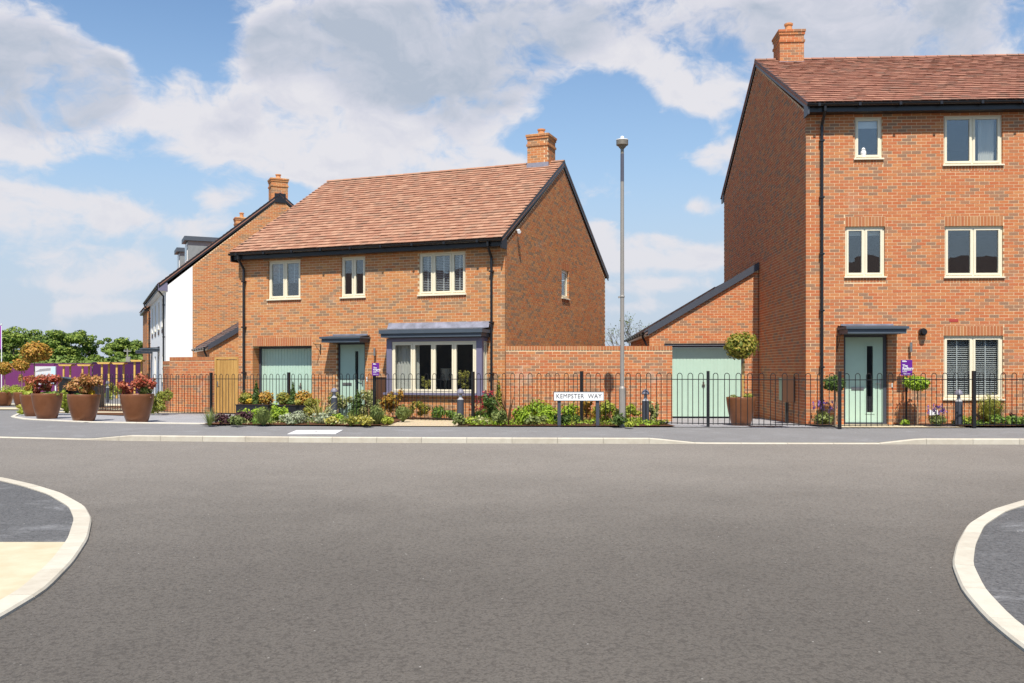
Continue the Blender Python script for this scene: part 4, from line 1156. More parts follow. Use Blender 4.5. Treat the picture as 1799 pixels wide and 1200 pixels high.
# ---- the rendered house beyond, seen along its front
def house_rendered():
    W, D, ze, zr = 12.0, 9.36, 4.85, 9.2
    loc = (-19.42, 48.9, 0); ang = 65.4; Mw = frame_matrix(loc[0], loc[1], ang)
    h = thing('rendered_house', 'far house with white rendered front, brick gable and two grey dormers', 'house', loc, -R(ang))
    bm = M['brick_warm']; zb = -0.2
    ident = lambda a, d, z: (a, d, z); right = lambda a, d, z: (W - d, a, z); left = lambda a, d, z: (d, D - a, z); back = lambda a, d, z: (W - a, D - d, z)
    gab = [(0, ze + 0.09), (D / 2, zr - 0.22), (D, ze + 0.09)]
    up = [(x, x + 1.1, 3.3, 4.6) for x in (9.2, 6.6, 4.0, 1.5)]; dn = [(9.4, 10.5, 0.9, 2.1), (6.6, 7.5, -0.2, 2.15), (3.8, 4.9, 0.9, 2.1), (1.0, 1.9, -0.2, 2.15)]
    make_wall(h, ident, W, zb, [(0, ze + 0.05), (W, ze + 0.05)], None, up + dn, panel_mat=M['render'])
    make_wall(h, right, D, zb, gab, bm, corner=(False, False), blanks=[(-0.1, 1.05, -1, 20)])
    b = MB(); top = lambda a: ze + 0.09 + (zr - 0.22 - ze - 0.09) * a / (D / 2)
    b.prism([(W, 0, zb), (W, 1.04, zb), (W, 1.04, top(1.04)), (W, 0, top(0))], (0.012, 0, 0)); b.build('render_band', M['render'], h)
    make_wall(h, left, D, zb, gab, None, panel_mat=bm); make_wall(h, back, W, zb, [(0, ze), (W, ze)], None, panel_mat=bm)
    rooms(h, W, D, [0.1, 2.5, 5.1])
    for w in up + [dn[0], dn[2]]: window(h, ident, *w, n=2, rec=0.05)
    for i in (1, 3):
        w = dn[i]; b = MB(); b.box(w[0], w[1], 0.06, 0.11, 0.05, w[3]); b.build('door', M['anthracite'], h); porch(h, w[0] - 0.3, w[1] + 0.3, -0.75, 2.3, 2.48)
    for w in up:
        b = MB(); b.box(w[0] + .1, w[1] - .1, -0.02, -0.004, w[2] - 0.22, w[2] - 0.06); b.build('tile_creasing', M['brown_box'], h)
    eo = -0.30; run = D / 2 - eo; rise = zr - (ze + 0.20); Ls = math.hypot(run, rise)
    rf = tile_roof(h, (-0.05, eo, ze + 0.20), (1, 0, 0), (0, run, rise), W + 0.10, Ls, M['tile_red'], gauge=0.2, width=0.3)
    b = MB(); b.prism([(-0.05, D - eo, ze + 0.20), (W + 0.05, D - eo, ze + 0.20), (W + 0.05, D / 2, zr), (-0.05, D / 2, zr)], (0, 0, -0.09)); b.build('roof', M['tile_red'], h)
    ridge(rf, (-0.05, D / 2, zr + 0.01), (W + 0.05, D / 2, zr + 0.01), M['tile_red'])
    for (ya, yb) in ((eo, D / 2), (D - eo, D / 2)): barge(h, (W + 0.012, ya, ze + 0.19), (W + 0.012, yb, zr - 0.0), (1, 0, 0), h=0.2)
    b = MB(); b.box(W + 0.006, W + 0.05, D / 2 - 0.24, D / 2 + 0.24, zr - 0.42, zr - 0.02); b.build('apex_cover', M['black'], h)
    b = MB(); b.box(-0.03, W + 0.03, -0.25, -0.228, ze, ze + 0.19); b.build('fascia', M['anthracite'], h)
    b = MB(); b.box(-0.03, W + 0.03, -0.228, 0.02, ze + 0.001, ze + 0.014); b.build('soffit', M['white'], h)
    b = MB(); b.box(W + 0.006, W + 0.04, -0.32, 0.05, ze - 0.10, ze + 0.24); b.build('box_end', M['bay_paint'], h)
    gutter(h, (-0.05, -0.31, ze + 0.16), (W + 0.04, -0.31, ze + 0.16))
    downpipe(h, ident, 11.4, -0.31, ze + 0.10, 0.0); downpipe(h, ident, 0.3, -0.31, ze + 0.10, 0.0)
    zroof = lambda y: ze + 0.20 + rise * (y - eo) / run
    for (ua, ub) in ((6.8, 8.1), (2.4, 3.7)):
        zt = 7.42; yf = 1.2; yb = eo + (zt - ze - 0.20) / rise * run + 0.05
        b = MB(); b.prism([(ua, yf, zroof(yf) - 0.1), (ua, yf, zt), (ua, yb, zt)], (ub - ua, 0, 0)); dm = b.build('dormer', plain('dormer_grey_sheet', (0.20, 0.225, 0.23), 0.5), h)
        b = MB(); b.box(ua - 0.12, ub + 0.12, yf - 0.16, yb + 0.1, zt + 0.002, zt + 0.20); b.build('dormer_roof', M['slate_blue'], dm)
        b = MB(); b.box(ua + 0.12, ub - 0.12, yf - 0.03, yf - 0.002, zroof(yf) + 0.2, zt - 0.1); b.build('dormer_window', M['white'], dm)
        b = MB(); b.box(ua + 0.2, ub - 0.2, yf - 0.045, yf - 0.032, zroof(yf) + 0.3, zt - 0.2); b.build('pane', M['glass'], dm)
    chimney(h, 11.45, D / 2 + 0.02, 0.66, 0.72, 8.5, 9.90, 10.12, bm, flash=(8.75, 8.95)); chimney(h, 0.35, D / 2 + 0.02, 0.66, 0.72, 8.5, 9.85, 10.15, bm)
    return h


house_rendered()


def house_far_end():
    W, D, ze, zr = 5.0, 7.0, 4.7, 7.4
    loc = (-19.42 - 5.6 * 0.416 - 0.12 * 0.909, 48.9 + 5.6 * 0.909 - 0.12 * 0.416, 0); ang = 65.4
    h = thing('end_house', 'narrow strip of brick house with a tiled eave beyond the white rendered front', 'house', loc, -R(ang))
    ident = lambda a, d, z: (a, d, z); right = lambda a, d, z: (W - d, a, z); back = lambda a, d, z: (W - a, D - d, z); left = lambda a, d, z: (d, D - a, z)
    bm = M['brick_warm']
    make_wall(h, right, D, -0.2, [(0, ze), (D / 2, zr - 0.2), (D, ze)], bm); make_wall(h, ident, W, -0.2, [(0, ze), (W, ze)], bm, parity=1)
    make_wall(h, back, W, -0.2, [(0, ze), (W, ze)], None, panel_mat=bm); make_wall(h, left, D, -0.2, [(0, ze), (D / 2, zr - 0.2), (D, ze)], None, panel_mat=bm)
    run = D / 2 + 0.18; rise = zr - ze - 0.1
    tile_roof(h, (-0.1, -0.18, ze + 0.1), (1, 0, 0), (0, run, rise), W + 0.2, math.hypot(run, rise), M['tile_warm'], gauge=0.2, width=0.3)
    b = MB(); b.prism([(-0.1, D + 0.35, ze + 0.1), (W + 0.1, D + 0.35, ze + 0.1), (W + 0.1, D / 2, zr), (-0.1, D / 2, zr)], (0, 0, -0.09)); b.build('roof', M['tile_warm'], h)
    b = MB(); b.box(-0.05, W + 0.06, -0.17, -0.0, ze - 0.06, ze + 0.05); b.build('fascia', M['black'], h)


house_far_end()


# ---- garden walls
def garden_wall(name, label, p0, p1, ztop, singles, parity=0, zb=-0.14, mat='brick_wall', cap=True):
    p0, p1 = Vector((*p0, 0)), Vector((*p1, 0)); T = p1 - p0; L = T.length; ang = -math.atan2(T.y, T.x)
    root = thing(name, label, 'wall', p0, -ang); Mw = Matrix.Translation(p0) @ Matrix.Rotation(-ang, 4, 'Z')
    zc = ztop - (0.112 if cap else 0); th = 0.215
    make_wall(root, lambda a, d, z: (a, d, z), L, zb, [(0, zc), (L, zc)], M[mat], corner=(False, False), singles=singles, to_world=Mw, parity=parity, prefer=lambda q: 2 if q[2] < .5 else 0)
    make_wall(root, lambda a, d, z: (L - a, th - d, z), L, zb, [(0, zc), (L, zc)], M[mat], corner=(False, False), parity=parity, name='wall_back')
    b = MB(); b.box(0, L, 0.02, th - 0.02, zb, zc - 0.001); b.box(L - 0.03, L - 0.002, 0.002, th - 0.002, zb, zc); b.build('wall_core', M['mortar'], root)
    m = MB(); n = int((zc - zb) / 0.075)
    for i in range(n): m.box(L - 0.05, L + PR, -PR, th + PR, zb + i * 0.075 + 0.005, zb + i * 0.075 + 0.07)
    tag(m.build('end_bricks', M[mat], root), kind='stuff')
    if cap:
        c = MB(); c.box(-0.0325, 0.0325, -0.012, th + 0.012, 0.003, 0.112); me = c.mesh('coping_brick', M['soldier'])
        n = int(L / 0.075); w = L / n
        for i in range(n): link('coping_brick', me, root, ((i + 0.5) * w, 0, zc + RNG.uniform(-0.001, 0.002)))
        b = MB(); b.box(0.0, L, 0.004, th - 0.004, zc, zc + 0.104); b.build('coping_mortar', M['mortar'], root)
    return root


garden_wall('garden_wall', 'long red brick garden wall with upright coping behind the street nameplate', (-0.165, 24.02), (4.25, 24.16), 2.105, 300)
garden_wall('garden_wall', 'brick garden wall left of the wooden gate', (-10.88, 28.95), (-9.19, 28.13), 1.87, 250)
garden_wall('garden_wall', 'short brick return wall going back towards the white rendered house', (-11.60, 30.3), (-10.90, 28.98), 1.75, 0)


def wooden_gate():
    p0, p1 = Vector((-9.17, 28.12, 0)), Vector((-8.30, 27.68, 0)); T = p1 - p0; L = T.length
    g = thing('wooden_gate', 'tall golden wooden side gate of upright boards beside the house', 'gate', p0, math.atan2(T.y, T.x))
    b = MB(); b.box(0, 0.075, -0.02, 0.07, 0.05, 1.86); b.box(L - 0.07, L, -0.02, 0.07, 0.05, 1.86); b.box(0.075, L - 0.07, -0.02, 0.07, 1.80, 1.86); b.build('gate_frame', M['wood'], g)
    n = 6; w = (L - 0.155) / n; m = MB(); m.box(-w / 2 + 0.003, w / 2 - 0.003, 0.0, 0.025, 0.14, 1.785); me = m.mesh('board', M['wood'])
    for i in range(n): link('board', me, g, (0.078 + (i + 0.5) * w, RNG.uniform(-.002, .002), 0))
    r = MB()
    for z in (0.25, 0.95, 1.65): r.box(0.08, L - 0.075, 0.027, 0.06, z, z + 0.09)
    r.build('ledge', M['wood'], g)
    h = MB(); h.box(0.10, 0.135, -0.012, -0.003, 0.95, 1.12); h.tube([(0.117, -0.01, 1.04), (0.117, -0.05, 1.04), (0.20, -0.05, 1.04)], 0.009, 6); h.build('latch', M['steel'], g)


wooden_gate()

# ------------------------------------------------------------------ street furniture
def street_lamp():
    x, y = 2.50, 20.66; z = gz(x, y)
    r = thing('street_lamp', 'tall grey street lamp column with a small flat head, between the two houses', 'street lamp', (x, y, z))
    b = MB(); b.tube([(0, 0, -0.1), (0, 0, 0.88), (0, 0, 0.93)], [0.072, 0.072, 0.05], 18); b.build('column_base', M['lamp_grey'], r, smooth=False)
    b = MB(); b.tube([(0, 0, 0.90), (0, 0, 5.58)], [0.048, 0.040], 16); b.build('column', M['lamp_grey'], r)
    b = MB(); b.tube([(0, 0, 5.57), (0, 0, 6.20)], [0.041, 0.040], 16); b.build('column_sleeve', M['lamp_dark'], r)
    b = MB(); b.lathe([(0.038, 6.195), (0.038, 6.31), (0.045, 6.312), (0.06, 6.34), (0.075, 6.345), (0.085, 6.37), (0.135, 6.40), (0.135, 6.505), (0.05, 6.51)], 24); b.build('lamp_head', M['lamp_head'], r)
    b = MB(); b.lathe([(0.138, 6.507), (0.138, 6.525), (0.04, 6.535), (0.042, 6.575), (0.03, 6.60), (0.0, 6.606)], 20); b.build('photocell', M['white'], r)
    b = MB(); b.box(-0.055, 0.055, -0.055, -0.045, 0.35, 0.75); b.build('access_door', M['lamp_grey'], r)
    b = MB(); b.lathe([(0.05, 2.94), (0.055, 2.95), (0.055, 2.98), (0.05, 2.99)], 16); b.box(-0.09, -0.045, -0.02, 0.02, 2.93, 2.97); b.build('cable_band', M['lamp_grey'], r)


street_lamp()


def text_mesh(body, size, mat, name, extrude=0.002, sx=1.0, spacing=1.0, align='CENTER', bold=0.0, line=1.0):
    cu = bpy.data.curves.new(name, 'FONT'); cu.body = body; cu.size = size; cu.extrude = extrude; cu.align_x = align; cu.align_y = 'CENTER' if align == 'CENTER' else 'TOP'
    cu.space_character = spacing; cu.offset = bold; cu.resolution_u = 3; cu.space_line = line
    o = bpy.data.objects.new('tmp', cu); COL.objects.link(o)
    dg = bpy.context.evaluated_depsgraph_get(); me = bpy.data.meshes.new_from_object(o.evaluated_get(dg))
    bpy.data.objects.remove(o); bpy.data.curves.remove(cu)
    me.transform(Matrix.Rotation(R(90), 4, 'X') @ Matrix.Diagonal((sx, 1, 1, 1)))
    me.materials.clear(); me.materials.append(mat); me.name = name
    return me


def street_sign():
    x0, y = 1.52, 20.72; z = gz(x0, y)
    r = thing('street_nameplate', 'white street nameplate reading KEMPSTER WAY on two dark posts', 'street sign', (x0, y, z))
    W = 1.125; zc = 0.70
    for px in (-0.445, 0.43):
        b = MB(); b.box(px - 0.038, px + 0.038, 0.012, 0.075, -0.1, 0.80); b.build('post', M['anthracite'], r)
    b = MB(); b.box(-W / 2, W / 2, -0.008, 0.010, zc - 0.095, zc + 0.095); b.build('plate', M['white'], r)
    b = MB(); e = 0.013
    b.box(-W / 2 - e, W / 2 + e, -0.012, 0.011, zc + 0.095, zc + 0.095 + e); b.box(-W / 2 - e, W / 2 + e, -0.012, 0.011, zc - 0.095 - e, zc - 0.095)
    b.box(-W / 2 - e, -W / 2, -0.012, 0.011, zc - 0.095, zc + 0.095); b.box(W / 2, W / 2 + e, -0.012, 0.011, zc - 0.095, zc + 0.095); b.build('plate_border', M['anthracite'], r)
    me = text_mesh('KEMPSTER  WAY', 0.146, M['ink'], 'lettering', sx=0.93, spacing=1.06, bold=-0.0006)
    o = link('lettering', me, r, (0.0, -0.0105, zc)); w = o.dimensions.x
    o.scale = (1.03 / max(w, 0.1), 1, 1)


street_sign()


def bollard_light(x, y, label, h=0.86, r0=0.085):
    z = gz(x, y); r = thing('bollard_light', label, 'bollard light', (x, y, z), 0, 'bollard lights along the house fronts')
    b = MB(); b.lathe([(r0, -0.05), (r0, h * 0.67), (r0 - 0.012, h * 0.68)], 22); b.build('bollard_body', M['anthracite'], r)
    b = MB(); b.lathe([(r0 * 0.95, h * 0.68), (r0 * 0.55, h * 0.72), (r0 * 0.42, h * 0.80), (r0 * 0.42, h * 0.85)], 20); b.build('lens', M['frost'], r)
    b = MB(); prof = [(r0 * 0.45, h * 0.845), (r0 * 1.12, h * 0.85)] + [(r0 * 1.12 * math.cos(t), h * 0.85 + h * 0.145 * math.sin(t)) for t in np.linspace(0.15, math.pi / 2, 7)]
    b.lathe(prof, 22); b.build('dome_cap', M['dome'], r, smooth=True)


bollard_light(3.14, 21.42, 'dark bollard light in the soil between lamp column and green garage door')
bollard_light(-1.275, 22.55, 'dark bollard light in front of the bay window')
bollard_light(-4.85, 24.85, 'dark bollard light left of the two storey house front door')
bollard_light(10.25, 20.9, 'dark bollard light under the ground floor window of the town house')
bollard_light(-18.2, 41.0, 'far bollard light seen between the two right brown planters', h=1.0, r0=0.07)


# ---- bow top railings
def railings():
    posts = [(-13.6, 29.6), (-11.2, 28.25), (-8.92, 27.0), (-6.30, 25.7), (-3.67, 24.3), (-0.985, 23.0), (1.66, 21.7), (4.457, 20.7), (7.265, 20.2), (10.295, 20.3), (13.3, 20.25)]
    f = thing('railings', 'black bow-top metal railings running along the front of the plots', 'railings', (0, 0, 0))
    HT = 1.28; m = MB(); m.box(-0.034, 0.034, -0.034, 0.034, -0.1, HT); pm = m.mesh('post', M['black_paint'])
    pitch = 0.236; w = 0.106
    m = MB(); pts = [(-w / 2, 0, 0.06)] + [(-w / 2 * math.cos(t), 0, 1.175 + 0.058 * math.sin(t)) for t in np.linspace(0, math.pi, 9)] + [(w / 2, 0, 0.06)]
    m.tube(pts, 0.0085, 6); hm = m.mesh('hoop', M['black_paint'])
    for k, (x, y) in enumerate(posts):
        if k in (0,): continue
        if k == 1: continue
        a, c = Vector(posts[max(k - 1, 0)]), Vector(posts[min(k + 1, len(posts) - 1)]); t = c - a
        o = link('post', pm, f, (x, y, gz(x, y))); o.rotation_euler.z = math.atan2(t.y, t.x)
    for k in range(len(posts) - 1):
        a, c = Vector(posts[k]), Vector(posts[k + 1]); T = c - a; L = T.length; n = int((L - 0.06) / pitch); p = (L - 0.08) / n; ang = math.atan2(T.y, T.x)
        za, zc = gz(*a), gz(*c)
        for i in range(n):
            s = 0.04 + (i + 0.5) * p; q = a + T * (s / L); o = link('hoop', hm, f, (q.x, q.y, za + (zc - za) * s / L)); o.rotation_euler.z = ang
        for hz, hh in ((1.09, 0.009), (0.085, 0.009)):
            b = MB(); nn = Vector((-T.y, T.x, 0)).normalized() * 0.0125
            A = Vector((*a, za + hz)); C = Vector((*c, zc + hz)); d = Vector((0, 0, hh))
            b.prism([A - nn - d, A + nn - d, A + nn + d, A - nn + d], tuple(C - A)); b.build('rail', M['black_paint'], f)
    return f


railings()


def plaque(x, y, z, w, h, lines, label, rz=0.0, post=None):
    r = thing('plot_plaque', label, 'sign', (x, y, z), rz)
    b = MB(); b.box(-w / 2, w / 2, 0, 0.012, 0, h); b.build('plaque_board', M['purple'], r)
    for (body, size, dz, bold) in lines:
        me = text_mesh(body, size, M['white'], 'lettering', extrude=0.0008, align='LEFT', bold=bold, line=0.82)
        link('lettering', me, r, (-w / 2 + 0.035, -0.002, h - dz))
    e = MB(); x0 = -w / 2 + 0.03
    e.box(x0, x0 + w * 0.30, -0.003, -0.0005, h * 0.935, h * 0.965); e.box(x0, x0 + w * 0.40, -0.003, -0.0005, h * 0.875, h * 0.918)
    e.build('logo', M['white'], r)
    e = MB(); e.box(x0, x0 + w * 0.38, -0.002, -0.0005, h * 0.085, h * 0.115); e.box(x0 + w * 0.44, x0 + w * 0.72, -0.002, -0.0005, h * 0.09, h * 0.112); e.build('small_print', M['white'], r)
    if post:
        p = MB(); p.box(-0.02, 0.02, 0.013, 0.035, -post, h * 0.6); p.build('stake', M['black_paint'], r)


plaque(-3.625, 24.20, gz(-3.6, 24.2) + 1.185, 0.19, 0.335, [('The\nKingsley', 0.058, 0.10, 0.0016), ('4 bedroom\nhome', 0.036, 0.205, 0.0005)], 'purple plot plaque on the railing post left of the bay window')
plaque(9.28, 21.42, 1.345, 0.262, 0.365, [('The\nRadbury', 0.075, 0.10, 0.002), ('4 bedroom\nhome', 0.045, 0.215, 0.0006)], 'purple plot plaque above the clipped bay tree right of the town house door', rz=R(-3.2), post=1.2)


def covers():
    x0, x1, y0, y1 = -4.72, -3.70, 19.15, 19.95
    b = MB(); b.v = [(x, y, gz(x, y) + 0.012) for (x, y) in ((x0, y0), (x1, y0), (x1, y1), (x0, y1))]; b.f = [(0, 1, 2, 3)]
    k = MB(); k.prism([Vector(v) for v in b.v], (0, 0, -0.05)); o = k.build('manhole_cover', M['print_white'])
    tag(o, 'pale concrete inspection cover set in the grey footway', 'manhole cover')
    b = MB(); b.lathe([(0.03, 0), (0.03, 0.006)], 12, (-4.2, 19.55, gz(-4.2, 19.55) + 0.012)); b.build('lifting_eye', M['steel'], o)
    z = gz(5.82, 20.75)
    b = MB(); b.prism([(5.40, 20.50, gz(5.4, 20.5) + 0.018), (6.24, 20.50, gz(6.24, 20.5) + 0.018), (6.24, 21.0, gz(6.24, 21.0) + 0.018), (5.40, 21.0, gz(5.4, 21.0) + 0.018)], (0, 0, -0.04)); o = b.build('drain_cover', M['lamp_dark'])
    tag(o, 'dark drain cover in the drive in front of the potted tree', 'drain cover')
    b = MB()
    for i in range(9): b.box(5.44 + i * 0.086, 5.50 + i * 0.086, 20.53, 20.97, z + 0.0185, z + 0.024)
    b.build('grate', M['black_paint'], o)
    b = MB(); zz = gz(9.9, 20.55); b.box(9.45, 10.05, 20.62, 20.90, zz + 0.005, zz + 0.022); tag(b.build('threshold_mat', M['lamp_dark']), 'flat dark cover on the buff path right of the town house door', 'drain cover')


covers()

# ------------------------------------------------------------------ planting
def leaf_cloud(centres, radii, n, size, flat=0.0, seed=0, shell=0.55, aspect=1.7, up=0.35):
    """n leaf-shaped quads spread through ellipsoids; returns vertex and face lists"""
    g = np.random.default_rng(seed); C = np.array(centres, float); Rr = np.array(radii, float)
    vol = np.prod(Rr, axis=1) ** (2 / 3); idx = g.choice(len(C), n, p=vol / vol.sum())
    d = g.normal(size=(n, 3)); d /= np.linalg.norm(d, axis=1)[:, None]
    rad = shell + (1 - shell) * g.random(n) ** 0.6; rad *= 1 + 0.10 * g.normal(size=n)
    p = C[idx] + d * Rr[idx] * rad[:, None]
    nrm = d + g.normal(size=(n, 3)) * 0.55 + np.array([0, -0.1, up]); nrm /= np.linalg.norm(nrm, axis=1)[:, None]
    t = g.normal(size=(n, 3)); t -= nrm * (t * nrm).sum(1)[:, None]; t /= np.linalg.norm(t, axis=1)[:, None]
    bt = np.cross(nrm, t); s = size * (0.6 + 0.8 * g.random(n))[:, None]
    a = t * s * 0.5 * aspect; b = bt * s * 0.5
    V = np.empty((n, 4, 3)); V[:, 0] = p - a; V[:, 1] = p - b + nrm * s * 0.08; V[:, 2] = p + a; V[:, 3] = p + b + nrm * s * 0.08
    return V.reshape(-1, 3)


def quads_mesh(name, V, mat):
    n = len(V) // 4; me = bpy.data.meshes.new(name)
    me.vertices.add(len(V)); me.vertices.foreach_set('co', V.astype(np.float32).ravel())
    me.loops.add(n * 4); me.loops.foreach_set('vertex_index', np.arange(n * 4, dtype=np.int32))
    me.polygons.add(n); me.polygons.foreach_set('loop_start', np.arange(0, n * 4, 4, dtype=np.int32))
    me.materials.append(mat); me.update(calc_edges=True); me.validate()
    return me


def blades(n, L, w, spread, seed, droop=0.3):
    g = np.random.default_rng(seed); Q = []
    for i in range(n):
        az = g.uniform(0, 2 * math.pi); lean = g.uniform(0.1, 1) * spread; l = L * g.uniform(0.6, 1.0); ww = w * g.uniform(0.7, 1.2)
        dr = np.array([math.cos(az), math.sin(az), 0]); sd = np.array([-math.sin(az), math.cos(az), 0]); pts = []
        for k in range(5):
            f = k / 4; out = l * math.sin(lean) * f + droop * l * 0.4 * f * f * lean; up = l * math.cos(lean) * f - droop * l * 0.25 * f ** 3 * lean
            pts.append(dr * out + np.array([0, 0, up]) + dr * 0.02)
        for k in range(4):
            w0, w1 = ww * (1 - (k / 4) ** 2 * 0.9), ww * (1 - ((k + 1) / 4) ** 2 * 0.95)
            Q += [pts[k] - sd * w0 / 2, pts[k] + sd * w0 / 2, pts[k + 1] + sd * w1 / 2, pts[k + 1] - sd * w1 / 2]
    return np.array(Q)


PLN = [100]


def plant(kind, pal, x, y, w, h, label, cat='shrub', zoff=0.0, leaf=None, n=None, z=None):
    PLN[0] += 1; sd = PLN[0]; g = np.random.default_rng(sd)
    base = (gz(x, y) + 0.03 if z is None else z) + zoff
    mat = LM[pal]; r = w / 2
    if kind in ('mound', 'loose', 'cone', 'ball'):
        leaf = leaf or 0.040
        if kind == 'mound':
            k = 7; cs = [(g.normal() * r * 0.42, g.normal() * r * 0.38, h * g.uniform(0.32, 0.60)) for _ in range(k)]; rs = [(r * g.uniform(0.45, 0.65), r * g.uniform(0.4, 0.55), h * g.uniform(0.28, 0.42)) for _ in range(k)]
        elif kind == 'loose':
            k = 9; cs = [(g.normal() * r * 0.45, g.normal() * r * 0.4, h * g.uniform(0.25, 0.85)) for _ in range(k)]; rs = [(r * g.uniform(0.25, 0.5), r * g.uniform(0.25, 0.45), h * g.uniform(0.14, 0.26)) for _ in range(k)]
        elif kind == 'ball':
            cs = [(0, 0, h * 0.5)]; rs = [(r * 0.92, r * 0.92, h * 0.47)]
        else:
            k = 6; cs = [(0, 0, h * (0.12 + 0.80 * i / (k - 1))) for i in range(k)]; rs = [(r * (1.0 - 0.88 * i / (k - 1)), r * (1.0 - 0.88 * i / (k - 1)), h * 0.13) for i in range(k)]
        area = w * h; n = n or int(min(2600, max(260, area / (leaf * leaf) * 5.5)))
        V = leaf_cloud(cs, rs, n, leaf, seed=sd, shell=0.45)
        V[:, 2] = np.maximum(V[:, 2], 0.004)
    elif kind == 'grass':
        V = blades(n or int(90 + w * 120), h * 1.1, leaf or 0.012, 0.75, sd, 0.5)
    elif kind == 'feather':
        V = blades(n or int(160 + w * 250), h * 1.02, leaf or 0.018, 0.75, sd, 0.25)
        V = np.concatenate([V, leaf_cloud([(0, 0, h * 0.55)], [(r * 0.8, r * 0.7, h * 0.42)], 320, 0.03, seed=sd, shell=0.2, aspect=2.6)])
    if kind in ('mound', 'loose', 'ball', 'cone', 'grass', 'feather'):
        o = link(cat.replace(' ', '_'), quads_mesh(cat.replace(' ', '_'), V, mat), None, (x, y, base)); tag(o, label, cat)
        return o
    if kind == 'lavender':
        V = blades(int(150 + w * 150), h * 0.62, 0.014, 0.8, sd, 0.3); V = np.concatenate([V, leaf_cloud([(0, 0, h * 0.28)], [(r * 0.9, r * 0.8, h * 0.28)], 380, 0.028, seed=sd, shell=0.3, aspect=2.8)])
        o = link('lavender', quads_mesh('lavender', V, mat), None, (x, y, base)); tag(o, label, 'lavender')
        fl = []
        for i in range(int(26 * w / 0.45)):
            a = g.uniform(0, 6.28); q = math.sqrt(g.random()) * r; fl.append(leaf_cloud([(q * math.cos(a), q * math.sin(a), h * g.uniform(0.62, 1.0))], [(0.018, 0.018, 0.05)], 9, 0.026, seed=sd * 100 + i, shell=0.1))
        link('flower_spikes', quads_mesh('flower_spikes', np.concatenate(fl), LM['lavflower']), o)['kind'] = 'stuff'
        b = blades(int(26 * w / 0.45), h * 0.9, 0.006, 0.55, sd + 7, 0.1); link('stems', quads_mesh('stems', b, LM['greygreen']), o)
        return o
    if kind == 'flowers':
        V = leaf_cloud([(0, 0, h * 0.2)], [(r, r * 0.8, h * 0.2)], 160, 0.05, seed=sd, shell=0.3)
        o = link('red_flowering_plant', quads_mesh('red_flowering_plant', V, LM['green']), None, (x, y, base)); tag(o, label, 'flowering plant')
        fl = []
        for i in range(34):
            a = g.uniform(0, 6.28); q = math.sqrt(g.random()) * r; fl.append(leaf_cloud([(q * math.cos(a), q * math.sin(a), h * g.uniform(0.45, 1.0))], [(0.02, 0.02, 0.03)], 5, 0.028, seed=sd * 100 + i, shell=0.1))
        link('flowers', quads_mesh('flowers', np.concatenate(fl), mat), o)['kind'] = 'stuff'
        b = blades(34, h * 0.95, 0.005, 0.6, sd + 7, 0.1); link('stems', quads_mesh('stems', b, LM['olive']), o)
        return o
    if kind == 'spiky':
        root = thing('spiky_plant', label, 'spiky plant', (x, y, base))
        for i in range(n or 16):
            L = h * g.uniform(0.75, 1.08); lean = g.uniform(0.05, 0.75); ww = (leaf or 0.045) * g.uniform(0.8, 1.2); pts = []
            m = MB()
            for k in range(6):
                f = k / 5; out = L * math.sin(lean) * f + 0.25 * L * f * f * lean; up = L * math.cos(lean) * f - 0.22 * L * f ** 3 * lean; wk = ww * (0.55 + 0.6 * f if f < 0.4 else 0.79 * (1 - ((f - 0.4) / 0.6) ** 1.6)) + 0.002
                m.v += [(out, -wk / 2, up), (out, 0, up - 0.006), (out, wk / 2, up)]
            for k in range(5):
                for j in range(2): m.f.append((3 * k + j, 3 * k + j + 1, 3 * k + j + 4, 3 * k + j + 3))
            o = m.build('leaf', mat, root); o.rotation_euler.z = g.uniform(0, 6.28)
        return root


def pot(x, y, dia, h, label, z=None):
    z0 = gz(x, y) + 0.014 if z is None else z; R0 = dia / 2
    r = thing('planter_pot', label, 'planter', (x, y, z0), 0, 'brown glazed planters')
    prof = [(R0 * 0.60, 0), (R0 * 0.64, 0.01), (R0 * 0.74, h * 0.2), (R0 * 0.86, h * 0.45), (R0 * 0.945, h * 0.7), (R0 * 0.99, h * 0.9), (R0, h - 0.008), (R0 * 0.99, h), (R0 * 0.93, h), (R0 * 0.91, h - 0.03), (R0 * 0.89, h - 0.10)]
    b = MB(); b.lathe(prof, 48); b.build('pot', M['pot'], r, smooth=True)
    s = MB(); s.lathe([(R0 * 0.895, h - 0.10), (0.01, h - 0.06)], 24); s.build('potting_soil', M['soil'], r)
    return r, z0 + h - 0.08


def topiary(x, y, zb, stem_h, head_w, head_h, pal, label, tilt=0.0, leaf=0.06, n=900, stake=False):
    leaf *= 0.72; n = int(n * 2.0)
    r = thing('topiary_tree', label, 'topiary tree', (x, y, zb))
    b = MB(); b.tube([(0, 0, -0.03), (0.012, 0.006, stem_h * 0.5), (tilt, 0, stem_h + head_h * 0.3)], [0.022, 0.018, 0.014], 8); b.build('trunk', M['trunk'], r)
    PLN[0] += 1; sd = PLN[0]; g = np.random.default_rng(sd)
    cs = [(tilt, 0, stem_h + head_h * 0.5)] + [(tilt + g.normal() * head_w * 0.10, g.normal() * head_w * 0.10, stem_h + head_h * g.uniform(0.42, 0.62)) for _ in range(4)]
    rs = [(head_w * 0.46, head_w * 0.46, head_h * 0.50)] + [(head_w * 0.38, head_w * 0.38, head_h * 0.44)] * 4
    V = leaf_cloud(cs, rs, n, leaf, seed=sd, shell=0.5, up=0.5)
    link('crown', quads_mesh('crown', V, LM[pal]), r)
    if stake:
        s = MB(); s.box(0.03, 0.055, -0.012, 0.012, 0, stem_h * 0.9); s.build('stake', M['timber_y'], r)
    return r

